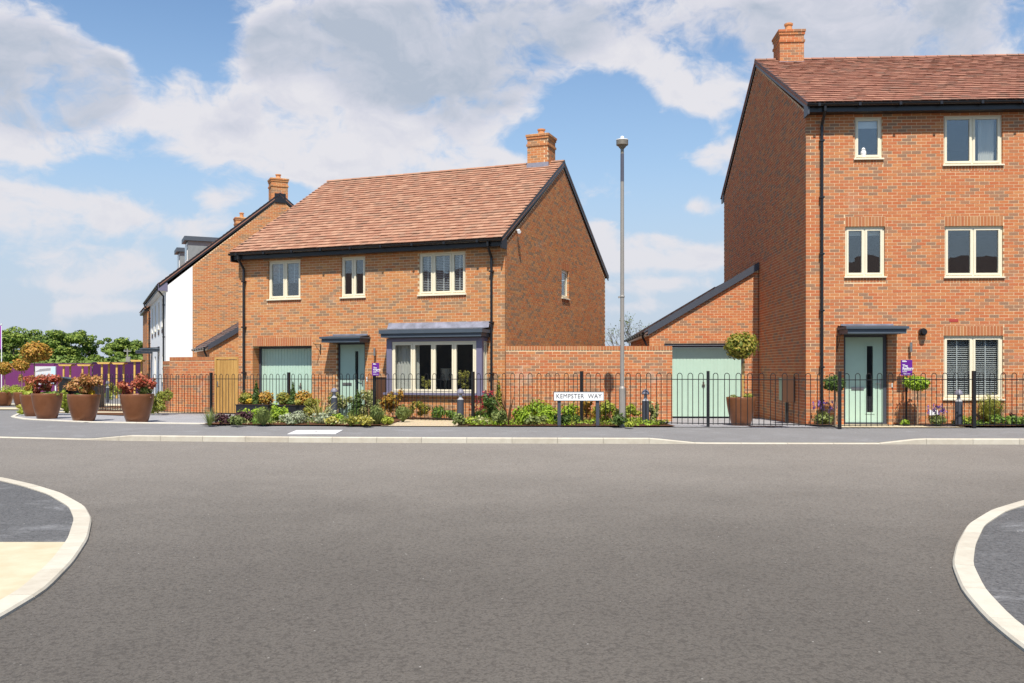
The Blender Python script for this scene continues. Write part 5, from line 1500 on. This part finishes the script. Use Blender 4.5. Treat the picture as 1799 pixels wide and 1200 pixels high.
# every plant of the beds: kind, leaf colour, place, width, height
for a in [
    ('grass', 'greygreen', -6.92, 20.84, 0.18, 0.46, 'tuft of grey green grass at the left end of the front bed', 'grass tuft'),
    ('mound', 'purple', -6.78, 21.12, 0.39, 0.28, 'dark purple leaved plant beside the gate, first of two', 'shrub'),
    ('mound', 'greygreen', -6.32, 20.82, 0.33, 0.31, 'small fine green clump between the two purple leaved plants', 'shrub'),
    ('mound', 'purple', -6.44, 21.66, 0.43, 0.37, 'dark purple leaved plant in front of the left downpipe', 'shrub'),
    ('mound', 'bright', -6.60, 23.49, 0.65, 0.37, 'bright green bush in front of the black trough, left one', 'shrub'),
    ('feather', 'greygreen', -5.72, 20.94, 0.36, 0.44, 'feathery grey green plant between the two bright green bushes', 'shrub'),
    ('mound', 'bright', -5.80, 22.56, 0.50, 0.50, 'taller bright green bush in front of the garage door', 'shrub'),
    ('mound', 'silver', -4.92, 21.43, 0.79, 0.34, 'wide silver cushion plant in the bed in front of the garage door', 'shrub'),
    ('mound', 'silver', -4.53, 22.60, 0.44, 0.36, 'round silver cushion plant beside the yellow striped spiky plant', 'shrub'),
    ('mound', 'yellow', -4.18, 21.18, 0.36, 0.21, 'low yellow clump in front of the silver cushion', 'shrub'),
    ('mound', 'bright', -4.15, 22.01, 0.26, 0.24, 'small lime green clump in front of the door, next to low yellow clump', 'shrub'),
    ('loose', 'varieg', -4.86, 25.43, 0.67, 0.65, 'variegated cream and green shrub left of the front door', 'shrub'),
    ('cone', 'dark', -4.28, 25.24, 0.60, 0.74, 'dark green pointed shrub in front of the pale green front door', 'conifer'),
    ('grass', 'olive', -3.67, 20.73, 0.27, 0.33, 'wispy olive grass tuft in the front bed', 'grass tuft'),
    ('mound', 'yellow', -3.36, 20.72, 0.46, 0.30, 'low yellow green mound in front of the dark pointed shrub', 'shrub'),
    ('feather', 'greygreen', -3.15, 21.19, 0.39, 0.47, 'grey green feathery plant below the purple plaque', 'shrub'),
    ('loose', 'varieg', -3.89, 25.07, 0.59, 0.77, 'pale variegated shrub behind the railing post with the plaque', 'shrub'),
    ('loose', 'copper', -3.20, 24.30, 0.61, 0.77, 'coppery green shrub at the left corner of the bay window', 'shrub'),
    ('mound', 'lime', -2.87, 21.19, 0.31, 0.23, 'small lime clump beside the gravel', 'shrub'),
    ('feather', 'greygreen', -2.71, 22.63, 0.50, 0.44, 'grey green feathery plant at the edge of the gravel', 'shrub'),
    ('mound', 'green', -2.86, 24.25, 0.41, 0.33, 'low green shrub under the bay window sill, left', 'shrub'),
    ('loose', 'ambergreen', -2.44, 24.06, 0.51, 0.50, 'upright amber green shrub under the bay window', 'shrub'),
    ('ball', 'green', -1.95, 23.91, 0.38, 0.38, 'round green shrub under the bay window between gravel and wall', 'shrub'),
    ('mound', 'green', -1.57, 23.77, 0.34, 0.29, 'low green shrub behind the bollard light at the bay window', 'shrub'),
    ('mound', 'greygreen', -1.17, 20.95, 0.27, 0.31, 'grey green clump in front of the bay window bollard', 'shrub'),
    ('mound', 'lime', -0.97, 21.22, 0.33, 0.18, 'low lime clump beside the railing post at the bay window', 'shrub'),
    ('mound', 'varieg', -0.68, 21.22, 0.42, 0.23, 'low variegated mound below the red flowers', 'shrub'),
    ('flowers', 'redflower', -0.90, 23.50, 0.40, 0.63, 'loose red flower spikes left of the railing post at the bay', 'flowering plant'),
    ('flowers', 'redflower', -0.65, 23.38, 0.46, 0.77, 'loose red flower spikes beside the right downpipe', 'flowering plant'),
    ('loose', 'dark', -0.43, 21.78, 0.49, 0.69, 'dark green shrub at the foot of the right downpipe', 'shrub'),
    ('cone', 'ambergreen', -0.35, 23.82, 0.31, 1.11, 'narrow upright golden conifer beside the right downpipe', 'conifer'),
    ('mound', 'greygreen', -0.28, 20.96, 0.33, 0.39, 'grey green clump in front of the golden conifer', 'shrub'),
    ('spiky', 'bronze', -0.09, 21.23, 0.47, 0.81, 'bronze strap leaved plant with arching blades', 'spiky plant'),
    ('mound', 'bright', 0.21, 21.23, 0.47, 0.44, 'bright green leafy shrub right of the bronze strap plant', 'shrub'),
    ('mound', 'bright', 0.66, 23.63, 0.68, 0.58, 'taller bright green shrub against the garden wall, left of the sign', 'shrub'),
    ('mound', 'bright', 0.85, 21.79, 0.49, 0.48, 'bright green shrub touching the left post of the sign', 'shrub'),
    ('mound', 'greygreen', 0.57, 20.97, 0.39, 0.28, 'low grey green clump in front of the bright green shrubs', 'shrub'),
    ('mound', 'bright', 1.54, 23.73, 0.56, 0.49, 'bright green shrub seen below the nameplate, left half', 'shrub'),
    ('loose', 'copper', 1.90, 23.32, 0.64, 0.63, 'coppery green shrub seen below the nameplate, right half', 'shrub'),
    ('mound', 'dark', 1.28, 20.97, 0.39, 0.31, 'dark green low clump below the nameplate', 'shrub'),
    ('loose', 'lime', 2.35, 21.80, 0.66, 0.67, 'yellow green shrub left of the lamp column', 'shrub'),
    ('mound', 'dark', 2.39, 20.50, 0.35, 0.30, 'dark green clump at the foot of the lamp column', 'shrub'),
    ('loose', 'lime', 2.98, 23.01, 0.48, 0.45, 'yellow green shrub right of the lamp column', 'shrub'),
    ('mound', 'lime', 2.60, 20.23, 0.21, 0.14, 'tiny lime clump at the foot of the lamp column', 'shrub'),
    ('loose', 'varieg', 3.46, 22.13, 0.38, 0.52, 'pale green shrub right of the bollard by the lamp column', 'shrub'),
    ('mound', 'olive', 3.50, 21.28, 0.34, 0.13, 'low spreading plant at the right end of the garden wall bed', 'shrub'),
    ('lavender', 'greygreen', 7.35, 21.47, 0.59, 0.55, 'purple flowering lavender at the left corner of the town house', 'lavender'),
    ('lavender', 'greygreen', 9.71, 20.77, 0.44, 0.46, 'lavender below the outside socket of the town house', 'lavender'),
    ('mound', 'lime', 10.53, 21.03, 0.28, 0.26, 'small lime clump right of the bollard at the town house', 'shrub'),
    ('feather', 'olive', 11.15, 21.22, 0.75, 0.75, 'tall feathery yellow green shrub under the ground floor window', 'shrub'),
    ('mound', 'green', 11.38, 20.77, 0.79, 0.28, 'low green ground plant at the right edge of the bed', 'shrub'),
    ('mound', 'purple', 11.73, 21.33, 0.22, 0.31, 'dark red leaved shrub at the wall, right edge', 'shrub'),
    ('mound', 'bright', 9.07, 21.02, 0.22, 0.13, 'tiny green clump at the foot of the right bay tree', 'shrub'),
    ('mound', 'lime', -14.11, 26.35, 0.35, 0.29, 'low lime clump at the corner of the paving beyond the planters', 'shrub'),
    ('loose', 'lime', -13.22, 26.87, 0.35, 0.76, 'upright lime shrub between the first two brown planters', 'shrub'),
    ('loose', 'lime', -13.35, 27.30, 0.29, 0.47, 'yellow green shrub behind the second brown planter', 'shrub'),
    ('loose', 'olive', -10.51, 27.11, 0.71, 0.73, 'leafy green shrub behind the right hand brown planter, at the brick return wall', 'shrub'),
    ('mound', 'lime', -10.92, 27.53, 0.33, 0.40, 'lime shrub partly hidden by the right hand brown planter', 'shrub'),
    ('mound', 'redflower', -19.11, 35.71, 0.26, 0.24, 'pink red flower clump beside the far brown planter', 'shrub'),
    ('mound', 'yellow', -16.77, 31.14, 0.37, 0.19, 'low yellow clump under the pink red flowers', 'shrub'),
    ('mound', 'lime', -19.77, 44.58, 0.35, 0.55, 'yellow green shrub beside the far bollard', 'shrub'),
    ('loose', 'ambergreen', -21.33, 48.31, 0.44, 1.01, 'amber conifer behind the far bollard', 'shrub'),
    ('loose', 'lime', -19.30, 44.65, 0.47, 0.82, 'lime shrub right of the far bollard', 'shrub'),
    ('mound', 'lime', -26.11, 47.51, 1.06, 0.76, 'yellow green bush behind the far left planters', 'shrub'),
    ('mound', 'lime', -27.15, 51.27, 0.74, 0.69, 'yellow green bush left of the front planters', 'shrub'),
    ('loose', 'copper', -25.30, 47.65, 0.63, 1.28, 'coppery upright shrub behind the front left planter', 'shrub'),
    ('loose', 'orangered', -23.61, 47.96, 0.82, 0.88, 'orange leaved shrub in front of the dark bin store', 'shrub'),
    ]:
    plant(*a)

# two black troughs before the garage door of the two storey house, with their clipped plants
def trough(x, y, w, label, balls):
    z = gz(x, y) + 0.014; rz = -R(21.25)
    r = thing('trough_planter', label, 'trough', (x, y, z), rz)
    b = MB(); b.box(-w / 2, w / 2, -0.19, 0.19, 0, 0.36); b.build('trough_box', M['trough'], r)
    b = MB(); b.box(-w / 2 - 0.012, w / 2 + 0.012, -0.202, 0.202, 0.361, 0.385); b.build('trough_rim', M['trough'], r)
    s = MB(); s.box(-w / 2 + 0.03, w / 2 - 0.03, -0.16, 0.16, 0.386, 0.393); s.build('potting_soil', M['soil'], r)
    c, sn = math.cos(rz), math.sin(rz)
    for (kind, pal, dx, pw, ph, lab) in balls:
        plant(kind, pal, x + dx * c, y + dx * sn, pw, ph, lab, {'cone': 'conifer'}.get(kind, 'shrub'), z=z + 0.36)


trough(-6.95, 24.75, 1.05, 'black planter trough by the left side of the pale green garage door',
       [('ball', 'ambergreen', -0.34, 0.44, 0.38, 'clipped yellow green ball in the left trough'), ('cone', 'dark', 0.0, 0.28, 0.66, 'small dark green cone in the left trough'),
        ('ball', 'copper', 0.33, 0.44, 0.40, 'clipped amber ball in the left trough'), ('mound', 'yellowflower', -0.12, 0.34, 0.20, 'yellow flowers at the front of the left trough')])
trough(-5.80, 24.30, 0.95, 'black planter trough behind the railing post in front of the garage door',
       [('ball', 'ambergreen', -0.36, 0.40, 0.38, 'clipped yellow green ball in the right trough'), ('cone', 'dark', -0.05, 0.27, 0.64, 'small dark green cone in the right trough'),
        ('ball', 'copper', 0.28, 0.50, 0.44, 'clipped amber ball in the right trough'), ('mound', 'yellow', 0.30, 0.50, 0.22, 'yellow leaved plant spilling from the right trough')])
plant('loose', 'ambergreen', -5.30, 23.9, 0.55, 0.55, 'amber green shrub below the right end of the right trough')
plant('spiky', 'cordy', -4.72, 22.35, 0.60, 0.66, 'yellow striped spiky plant in the bed between trough and front door', n=18, leaf=0.05)

# two golden twiggy arrangements inside the bay window, standing on its inner sill
for (x, y, w, h, lab) in ((-2.31, 24.59, 0.24, 0.42, 'small golden twiggy arrangement inside the bay window, second pane'), (-1.28, 24.19, 0.36, 0.58, 'large golden twiggy arrangement inside the bay window, fourth pane')):
    plant('loose', 'yellow', x, y, w, h, lab, 'arrangement', n=420, leaf=0.028, z=0.875)

# ---- glazed planters
for (x, y, d, h, lab, pl) in [
        (-9.31, 22.62, 0.80, 0.70, 'brown glazed planter nearest the wooden gate, with a dark red shrub', [('loose', 'redtip', -0.06, 0.80, 0.62, 'dark red leaved shrub in the right hand brown planter'), ('feather', 'greygreen', 0.22, 0.30, 0.34, 'grey green feathery plant at the right edge of the right hand planter'), ('mound', 'pinkflower', 0.30, 0.16, 0.12, 'pale pink flowers at the right rim of the right hand planter')]),
        (-10.86, 23.10, 0.79, 0.68, 'brown glazed planter in the middle of the front three, with an orange shrub', [('loose', 'orangered', 0.0, 0.95, 0.64, 'orange leaved shrub in the middle brown planter'), ('mound', 'yellowflower', 0.22, 0.22, 0.26, 'yellow flowers in the middle brown planter'), ('mound', 'dark', 0.0, 0.46, 0.16, 'low green leaves trailing in the middle brown planter')]),
        (-12.46, 24.41, 0.77, 0.68, 'brown glazed planter left of the front three, with a bright red shrub', [('loose', 'redtip', -0.02, 0.84, 0.60, 'bright red leaved shrub in the left brown planter'), ('mound', 'green', 0.08, 0.56, 0.18, 'low green leaves at the rim of the left brown planter')])]:
    r, zt = pot(x, y, d, h, lab)
    for (k, p, dx, w, hh, l2) in pl: plant(k, p, x + dx, y - 0.04, w, hh, l2, z=zt - 0.02, leaf=0.048)
for (x, y, d, h, lab, tree, hz) in [
        (-13.65, 26.02, 0.74, 0.62, 'brown glazed planter half hidden behind the left planter, with a topiary tree', ('copper', 0.78, 0.56, 1.00, 'tallest coppery lollipop tree, in the half hidden planter'), 0.0),
        (-18.87, 35.05, 0.64, 0.54, 'far brown planter beside the pink flowers, with a topiary tree', ('copper', 0.62, 0.50, 0.86, 'middle coppery lollipop tree of the far pair'), 0.0),
        (-19.84, 35.61, 0.66, 0.54, 'far brown planter at the left edge of the view, with a topiary tree', ('copper', 0.62, 0.48, 0.78, 'lowest coppery lollipop tree at the left edge'), 0.0)]:
    r, zt = pot(x, y, d, h, lab)
    topiary(x, y, zt, tree[3], tree[1], tree[2], tree[0], tree[4], leaf=0.075, n=1000)
    plant('mound', 'lime', x + 0.02, y - 0.05, d * 0.8, 0.24, 'lime leaves at the rim under the ' + tree[4].split(' lollipop')[0] + ' tree', z=zt - 0.04, leaf=0.07)
r, zt = pot(5.42, 21.55, 0.69, 0.67, 'brown glazed planter with a lollipop tree in front of the lean-to garage')
topiary(5.42, 21.55, zt, 0.98, 0.80, 0.60, 'ambergreen', 'clipped yellow green lollipop tree before the lean-to garage door', leaf=0.065, n=1500, stake=True, tilt=0.03)
plant('mound', 'varieg', 5.22, 21.5, 0.26, 0.20, 'pale leaves at the left rim of the planter before the garage', z=zt - 0.03)
plant('feather', 'olive', 5.58, 21.5, 0.28, 0.20, 'wispy leaves at the right rim of the planter before the garage', z=zt - 0.03)
topiary(7.52, 21.20, gz(7.5, 21.2) + 0.03, 0.80, 0.50, 0.34, 'dark', 'dark green clipped bay tree left of the town house front door', n=900, leaf=0.05)
topiary(9.40, 21.12, gz(9.4, 21.1) + 0.03, 0.80, 0.58, 0.34, 'bright', 'bright green clipped bay tree right of the town house front door', n=1000, leaf=0.05)

# ------------------------------------------------------------------ the site beyond
def hoarding():
    r = thing('site_hoarding', 'long purple site hoarding in front of the distant trees', 'hoarding', (0, 0, 0))
    def run(p0, p1, z0, z1, mat):
        a, c = Vector((*p0, 0)), Vector((*p1, 0)); T = c - a; L = T.length; n = max(1, round(L / 2.44)); w = L / n
        m = MB(); m.box(0.004, w - 0.004, -0.02, 0.02, z0, z1); me = m.mesh('panel', M[mat]); ang = math.atan2(T.y, T.x)
        for i in range(n):
            o = link('panel', me, r, a + T * (i / n)); o.rotation_euler.z = ang + RNG.uniform(-0.012, 0.012)
        m = MB(); m.box(0, L, -0.05, 0.05, z1 + 0.002, z1 + 0.05); o = m.build('top_rail', M[mat], r); o.location = a; o.rotation_euler.z = ang
    run((-50, 57), (-26.75, 58), -0.2, 1.80, 'hoard_a'); run((-26.70, 58.0), (-20.5, 55.5), -0.2, 1.88, 'hoard_b'); run((-20.5, 55.5), (-12, 54), -0.2, 1.88, 'hoard_b')


hoarding()


def printed_board():
    x, y = -28.2, 55.0; w, h = 1.27, 1.1
    r = thing('printed_board', 'pale printed board showing a row of white houses, in front of the hoarding', 'billboard', (x, y, 0.55))
    b = MB(); b.box(-w / 2, w / 2, 0, 0.04, 0, h); b.build('board', M['print_white'], r)
    b = MB(); b.box(w / 2 - 0.26, w / 2 - 0.01, -0.006, -0.002, 0.02, h - 0.02); b.build('sky_print', M['print_blue'], r)
    b = MB(); b.prism([(-w / 2 + 0.02, -0.002, 0.76), (w / 2 - 0.30, -0.002, 0.86), (w / 2 - 0.30, -0.002, 1.0), (-w / 2 + 0.35, -0.002, 0.94)], (0, -0.004, 0)); b.build('roof_print', M['print_grey'], r)
    b = MB()
    for i in range(3):
        b.box(-0.42 + i * 0.26, -0.36 + i * 0.26, -0.006, -0.002, 0.60, 0.72)
        b.box(-0.42 + i * 0.26, -0.36 + i * 0.26, -0.006, -0.002, 0.28, 0.42)
    b.build('window_print', M['print_blue'], r)
    p = MB(); p.box(-w / 2, -w / 2 + 0.07, 0.05, 0.12, -0.7, h); p.box(w / 2 - 0.07, w / 2, 0.05, 0.12, -0.7, h); p.build('board_post', M['white'], r)


printed_board()
for k, (x, y, w, zt, lab) in enumerate([(-26.0, 53.2, 0.80, 1.76, 'yellow timber T-frame nearest the printed board'), (-24.9, 53.2, 0.82, 1.76, 'yellow timber T-frame second from the printed board'),
                                       (-22.1, 49.5, 0.74, 1.86, 'yellow timber T-frame left of the far bollard'), (-21.3, 49.5, 0.70, 1.84, 'yellow timber T-frame right of the far bollard'), (-20.0, 48.7, 0.66, 1.98, 'yellow timber T-frame nearest the white rendered house')]):
    r = thing('timber_frame', lab, 'timber frame', (x, y, gz(x, y)), 0, 'yellow timber frames before the hoarding')
    z0 = zt - gz(x, y); b = MB(); b.prism([(-w / 2, -0.25, z0), (w / 2, -0.25, z0), (w / 2 - 0.08, -0.25, z0 - 0.10), (-w / 2 + 0.08, -0.25, z0 - 0.10)], (0, 0.5, 0)); b.build('top_board', M['timber_y'], r)
    m = MB(); m.box(-0.045, 0.045, -0.04, 0.04, -0.1, z0 - 0.102); me = m.mesh('post', M['timber_y'])
    link('post', me, r, (-0.13, -0.1, 0)); link('post', me, r, (0.14, 0.12, 0))


def bin_store():
    r = thing('bin_store', 'dark storage cabinet partly hidden behind the middle brown planter', 'cabinet', (-15.9, 33.6, gz(-15.9, 33.6)))
    b = MB(); b.box(-0.66, -0.40, -0.3, 0.3, 0.0, 1.08); b.box(0.46, 0.74, -0.3, 0.3, 0.0, 0.84); b.box(-0.40, 0.46, 0.1, 0.3, 0.0, 0.9); b.build('cabinet', M['black_paint'], r)
    b = MB(); b.prism([(-0.68, -0.32, 1.082), (0.1, -0.32, 0.98), (0.1, -0.32, 1.01), (-0.68, -0.32, 1.15)], (0, 0.64, 0)); b.build('lid', M['black'], r)


bin_store()


def flag_pole():
    x, y = -26.9, 48.0; z = gz(x, y)
    r = thing('flag_pole', 'white flag pole with a purple feather flag at the left edge', 'flag pole', (x, y, z))
    b = MB(); b.tube([(0, 0, 0), (0, 0, 3.9)], [0.028, 0.02], 10); b.tube([(0, 0, 3.9), (0, 0, 3.96)], [0.05, 0.05], 10); b.build('pole', M['white'], r)
    m = MB(); ns = 10
    for i in range(ns + 1):
        zz = 3.86 - 1.25 * i / ns; ww = 0.62 - 0.36 * (i / ns) ** 0.7
        for j in range(7): m.v.append((-0.025 - ww * j / 6, 0.05 * math.sin(j * 1.6 + i * 0.5) * (j / 6), zz))
    for i in range(ns):
        for j in range(6): m.f.append((i * 7 + j, i * 7 + j + 1, i * 7 + j + 8, i * 7 + j + 7))
    fl = m.build('flag', M['flag'], r, smooth=True)
    b = MB(); b.box(-0.20, -0.11, -0.07, -0.055, 3.58, 3.66); b.box(-0.17, -0.14, -0.07, -0.055, 3.66, 3.70); b.box(-0.26, -0.20, -0.07, -0.055, 3.50, 3.56); b.build('flag_emblem', M['white'], fl)


flag_pole()


def pole_far():
    x, y = -38.0, 90.0
    r = thing('utility_pole', 'pale utility pole in front of the distant trees by the far house', 'utility pole', (x, y, -0.2))
    b = MB(); b.tube([(0, 0, 0), (0, 0, 3.7)], [0.10, 0.07], 8); b.build('pole', M['lamp_grey'], r)
    b = MB(); b.box(-0.35, 0.35, -0.05, 0.05, 3.4, 3.5); b.box(-0.12, 0.30, -0.12, 0.12, 2.4, 2.9); b.build('cross_arm', M['lamp_grey'], r)


pole_far()


def far_tree(x, y, h, w, pal, label, seed, trunk_h=None):
    g = np.random.default_rng(seed); th = trunk_h or h * 0.22
    r = thing('broadleaf_tree', label, 'tree', (x, y, -0.3), 0, 'trees beyond the hoarding')
    b = MB(); b.tube([(0, 0, -0.2), (0.1, 0, th), (0.0, 0.1, h * 0.6)], [h * 0.035, h * 0.028, h * 0.012], 8)
    for i in range(5):
        a = g.uniform(0, 6.28); l = w * 0.35; z0 = th * g.uniform(0.8, 1.5); b.tube([(0.08, 0, z0), (math.cos(a) * l * 0.5, math.sin(a) * l * 0.5, z0 + h * 0.15), (math.cos(a) * l, math.sin(a) * l, z0 + h * 0.36)], [h * 0.014, h * 0.010, h * 0.004], 6)
    b.build('trunk', M['far_trunk'], r)
    cs, rs = [], []
    for i in range(64):
        a = g.uniform(0, 6.28); q = math.sqrt(g.random()) * w * 0.50; zz = h * g.uniform(0.10, 0.90); env = math.sin(min(1, max(0.12, (zz / h - 0.02))) * math.pi * 0.92) ** 0.5
        cs.append((math.cos(a) * q * env, math.sin(a) * q * env, zz)); k = g.uniform(0.075, 0.155); rs.append((w * k, w * k, h * k * 0.62))
    n = 12500; V = leaf_cloud(cs, rs, n, 0.32, seed=seed, shell=0.62, aspect=1.3, up=0.6)
    link('crown', quads_mesh('crown', V, LM[pal]), r)


TREES = [(-112, 170, 8.8, 11, 'far_b', 'dark tree outside the left edge of the far wood'), (-100, 172, 9.2, 11, 'far_a', 'rounded tree right behind the purple flag'),
         (-92, 168, 9.6, 12, 'far_a', 'broad green tree just right of the flag pole'), (-84, 170, 9.0, 11, 'far_b', 'dark green tree above the middle lollipop trees'),
         (-80, 165, 9.4, 10, 'far_a', 'rounded tree above the printed board'), (-73, 170, 8.0, 9, 'far_a', 'lower tree sloping down in the middle of the far wood'),
         (-70, 178, 6.6, 9, 'far_b', 'lowest dark tree in the dip of the far wood'), (-64.5, 185, 8.6, 9, 'far_b', 'small dark tree left of the tall right hand tree'),
         (-60, 180, 10.4, 9, 'far_b', 'thin topped tree left of the utility pole'), (-56.5, 176, 11.2, 10, 'far_a', 'tall tree behind the utility pole'),
         (-52, 178, 12.6, 11, 'far_b', 'tallest dark tree close to the far brick house'), (-125, 175, 8.6, 12, 'far_a', 'outer tree of the far wood, beyond the frame edge'),
         (-66, 186, 9.4, 11, 'far_a', 'small green tree filling the dip of the far wood'),
         (-46, 180, 10.5, 10, 'far_a', 'tree mostly hidden by the white rendered house')]
for i, (x, y, h, w, p, lab) in enumerate(TREES): far_tree(x, y, h, w, p, lab, 500 + i)
for i, (x, y, h, w, lab) in enumerate([(-70, 120, 3.9, 15, 'light green hedge bank behind the printed board'), (-58, 120, 3.7, 14, 'light green hedge bank behind the first timber frames'), (-48, 122, 4.0, 13, 'light green hedge bank below the utility pole'),
                                       (-82, 118, 3.4, 14, 'light green hedge bank behind the far left planters'), (-39, 120, 4.2, 12, 'light green hedge bank beside the end house')]):
    g = np.random.default_rng(900 + i)
    V = leaf_cloud([(g.uniform(-w * .5, w * .5), g.uniform(-2, 2), h * g.uniform(0.2, 0.75)) for _ in range(26)], [(w * 0.11, 1.6, h * 0.25)] * 26, 3000, 0.42, seed=900 + i, aspect=1.3, up=0.6)
    o = link('hedge', quads_mesh('hedge', V, LM['far_c']), None, (x, y, -0.3)); tag(o, lab, 'hedge')


def bare_tree():
    x, y = 7.9, 60.0
    r = thing('bare_tree', 'thin almost leafless young tree behind the garage eave', 'tree', (x, y, -0.3))
    g = np.random.default_rng(77); b = MB(); tips = []
    def grow(p, d, L, rad, depth):
        q = p + d * L; b.tube([tuple(p), tuple(p + d * L * 0.5 + Vector(g.normal(size=3)) * L * 0.03), tuple(q)], [rad, rad * 0.85, rad * 0.65], 5, caps=False)
        tips.append(q)
        if depth == 0: return
        for _ in range(3 if depth > 1 else 2):
            nd = (d + Vector(g.normal(size=3)) * 0.33 + Vector((0, 0, 0.22))).normalized(); grow(p + d * L * g.uniform(0.5, 1.0), nd, L * g.uniform(0.55, 0.8), rad * 0.55, depth - 1)
    for k in range(3):
        grow(Vector((-0.5 + 0.55 * k, 0, 0)), Vector((0.03 * (k - 1), 0, 1)), 2.2, 0.045, 4)
    b.build('trunk', M['far_trunk'], r)
    V = leaf_cloud([tuple(t) for t in tips], [(0.12, 0.12, 0.12)] * len(tips), 500, 0.06, seed=3)
    V2 = leaf_cloud([(-0.9, 0, 2.2), (-0.6, 0, 1.6)], [(0.4, 0.3, 0.5)] * 2, 260, 0.09, seed=4)
    link('crown', quads_mesh('crown', np.concatenate([V, V2]), LM['spring']), r)


bare_tree()


def near_house(x, y, ang, W, label):
    """a house on the near side of the road; the windows opposite mirror it"""
    D, ze, zr = 8.5, 5.0, 8.6
    h = thing('near_side_house', label, 'house', (x, y, 0), R(ang)); ident = lambda a, d, z: (a, d, z)
    bm = plain('grey_brick', (0.10, 0.096, 0.092), 0.9)
    for P, L, pr in ((ident, W, [(0, ze), (W, ze)]), (lambda a, d, z: (W - d, a, z), D, [(0, ze), (D / 2, zr), (D, ze)]), (lambda a, d, z: (W - a, D - d, z), W, [(0, ze), (W, ze)]), (lambda a, d, z: (d, D - a, z), D, [(0, ze), (D / 2, zr), (D, ze)])):
        hl = [(a, a + 1.2, z, z + 1.3) for a in (1.2, W - 2.6) for z in (0.9, 3.4)] if P is ident else []
        make_wall(h, P, L, -0.1, pr, None, hl, panel_mat=bm)
        for q in hl: window(h, P, *q, n=2)
    for (ya, yb) in ((-0.35, D / 2), (D + 0.35, D / 2)):
        b = MB(); b.prism([(-0.1, ya, ze - 0.1), (W + 0.1, ya, ze - 0.1), (W + 0.1, yb, zr + 0.1), (-0.1, yb, zr + 0.1)], (0, 0, 0.09)); b.build('roof', M['slate'], h)


near_house(32, -12.5, 183, 17, 'brick house behind the viewer mirrored in the windows of the town house')
near_house(-18, -9.0, 150, 24, 'long brick house behind the viewer mirrored in the bay window')


# low ground cover creeping between the shrubs of the two front beds
def ground_cover(name, x0, x1, back, pal, n, seed, label):
    g = np.random.default_rng(seed); P = []
    while len(P) < n:
        x = g.uniform(x0, x1); y = g.uniform(kerb_y(x) + 2.45, back(x))
        if noise.noise((x * 1.9 + seed, y * 1.9, 0.3)) > 0.02: P.append((x, y, gz(x, y) + 0.045 + abs(g.normal()) * 0.045))
    P = np.array(P); V = leaf_cloud([(0, 0, 0)], [(0.001, 0.001, 0.001)], n, 0.036, seed=seed, up=0.9)
    V = V + np.repeat(P, 4, axis=0)
    o = link(name, quads_mesh(name, V, LM[pal])); tag(o, label, 'ground cover', kind='stuff')


ground_cover('ground_cover', -7.1, -3.0, lambda x: kerb_y(x) + 4.2, 'green', 2600, 21, 'low green ground cover in the left front bed')
ground_cover('ground_cover', -6.9, -3.2, lambda x: kerb_y(x) + 4.6, 'varieg', 1100, 22, 'pale variegated ground cover in the left front bed')
ground_cover('ground_cover', -1.1, 3.6, lambda x: 23.6, 'bright', 2800, 23, 'bright green ground cover in the bed before the garden wall')
ground_cover('ground_cover', -0.9, 3.5, lambda x: 23.2, 'olive', 1100, 24, 'olive ground cover in the bed before the garden wall')
ground_cover('ground_cover', 10.2, 13.5, lambda x: h2_wall_y(x) - 0.1, 'green', 1600, 25, 'low green ground cover under the town house window')


def sill_pot():
    x, y, z = 8.41, 21.80, 6.56
    r = thing('sill_ornament', 'small white pot on the sill of the smallest top floor window', 'ornament', (x, y, z))
    b = MB(); b.lathe([(0.05, 0), (0.065, 0.10), (0.06, 0.15), (0.045, 0.16)], 14); b.build('pot_body', M['white'], r)
    c = MB(); c.lathe([(0.03, 0.16), (0.05, 0.19), (0.02, 0.23)], 10); c.build('pot_top', M['white'], r)


sill_pot()
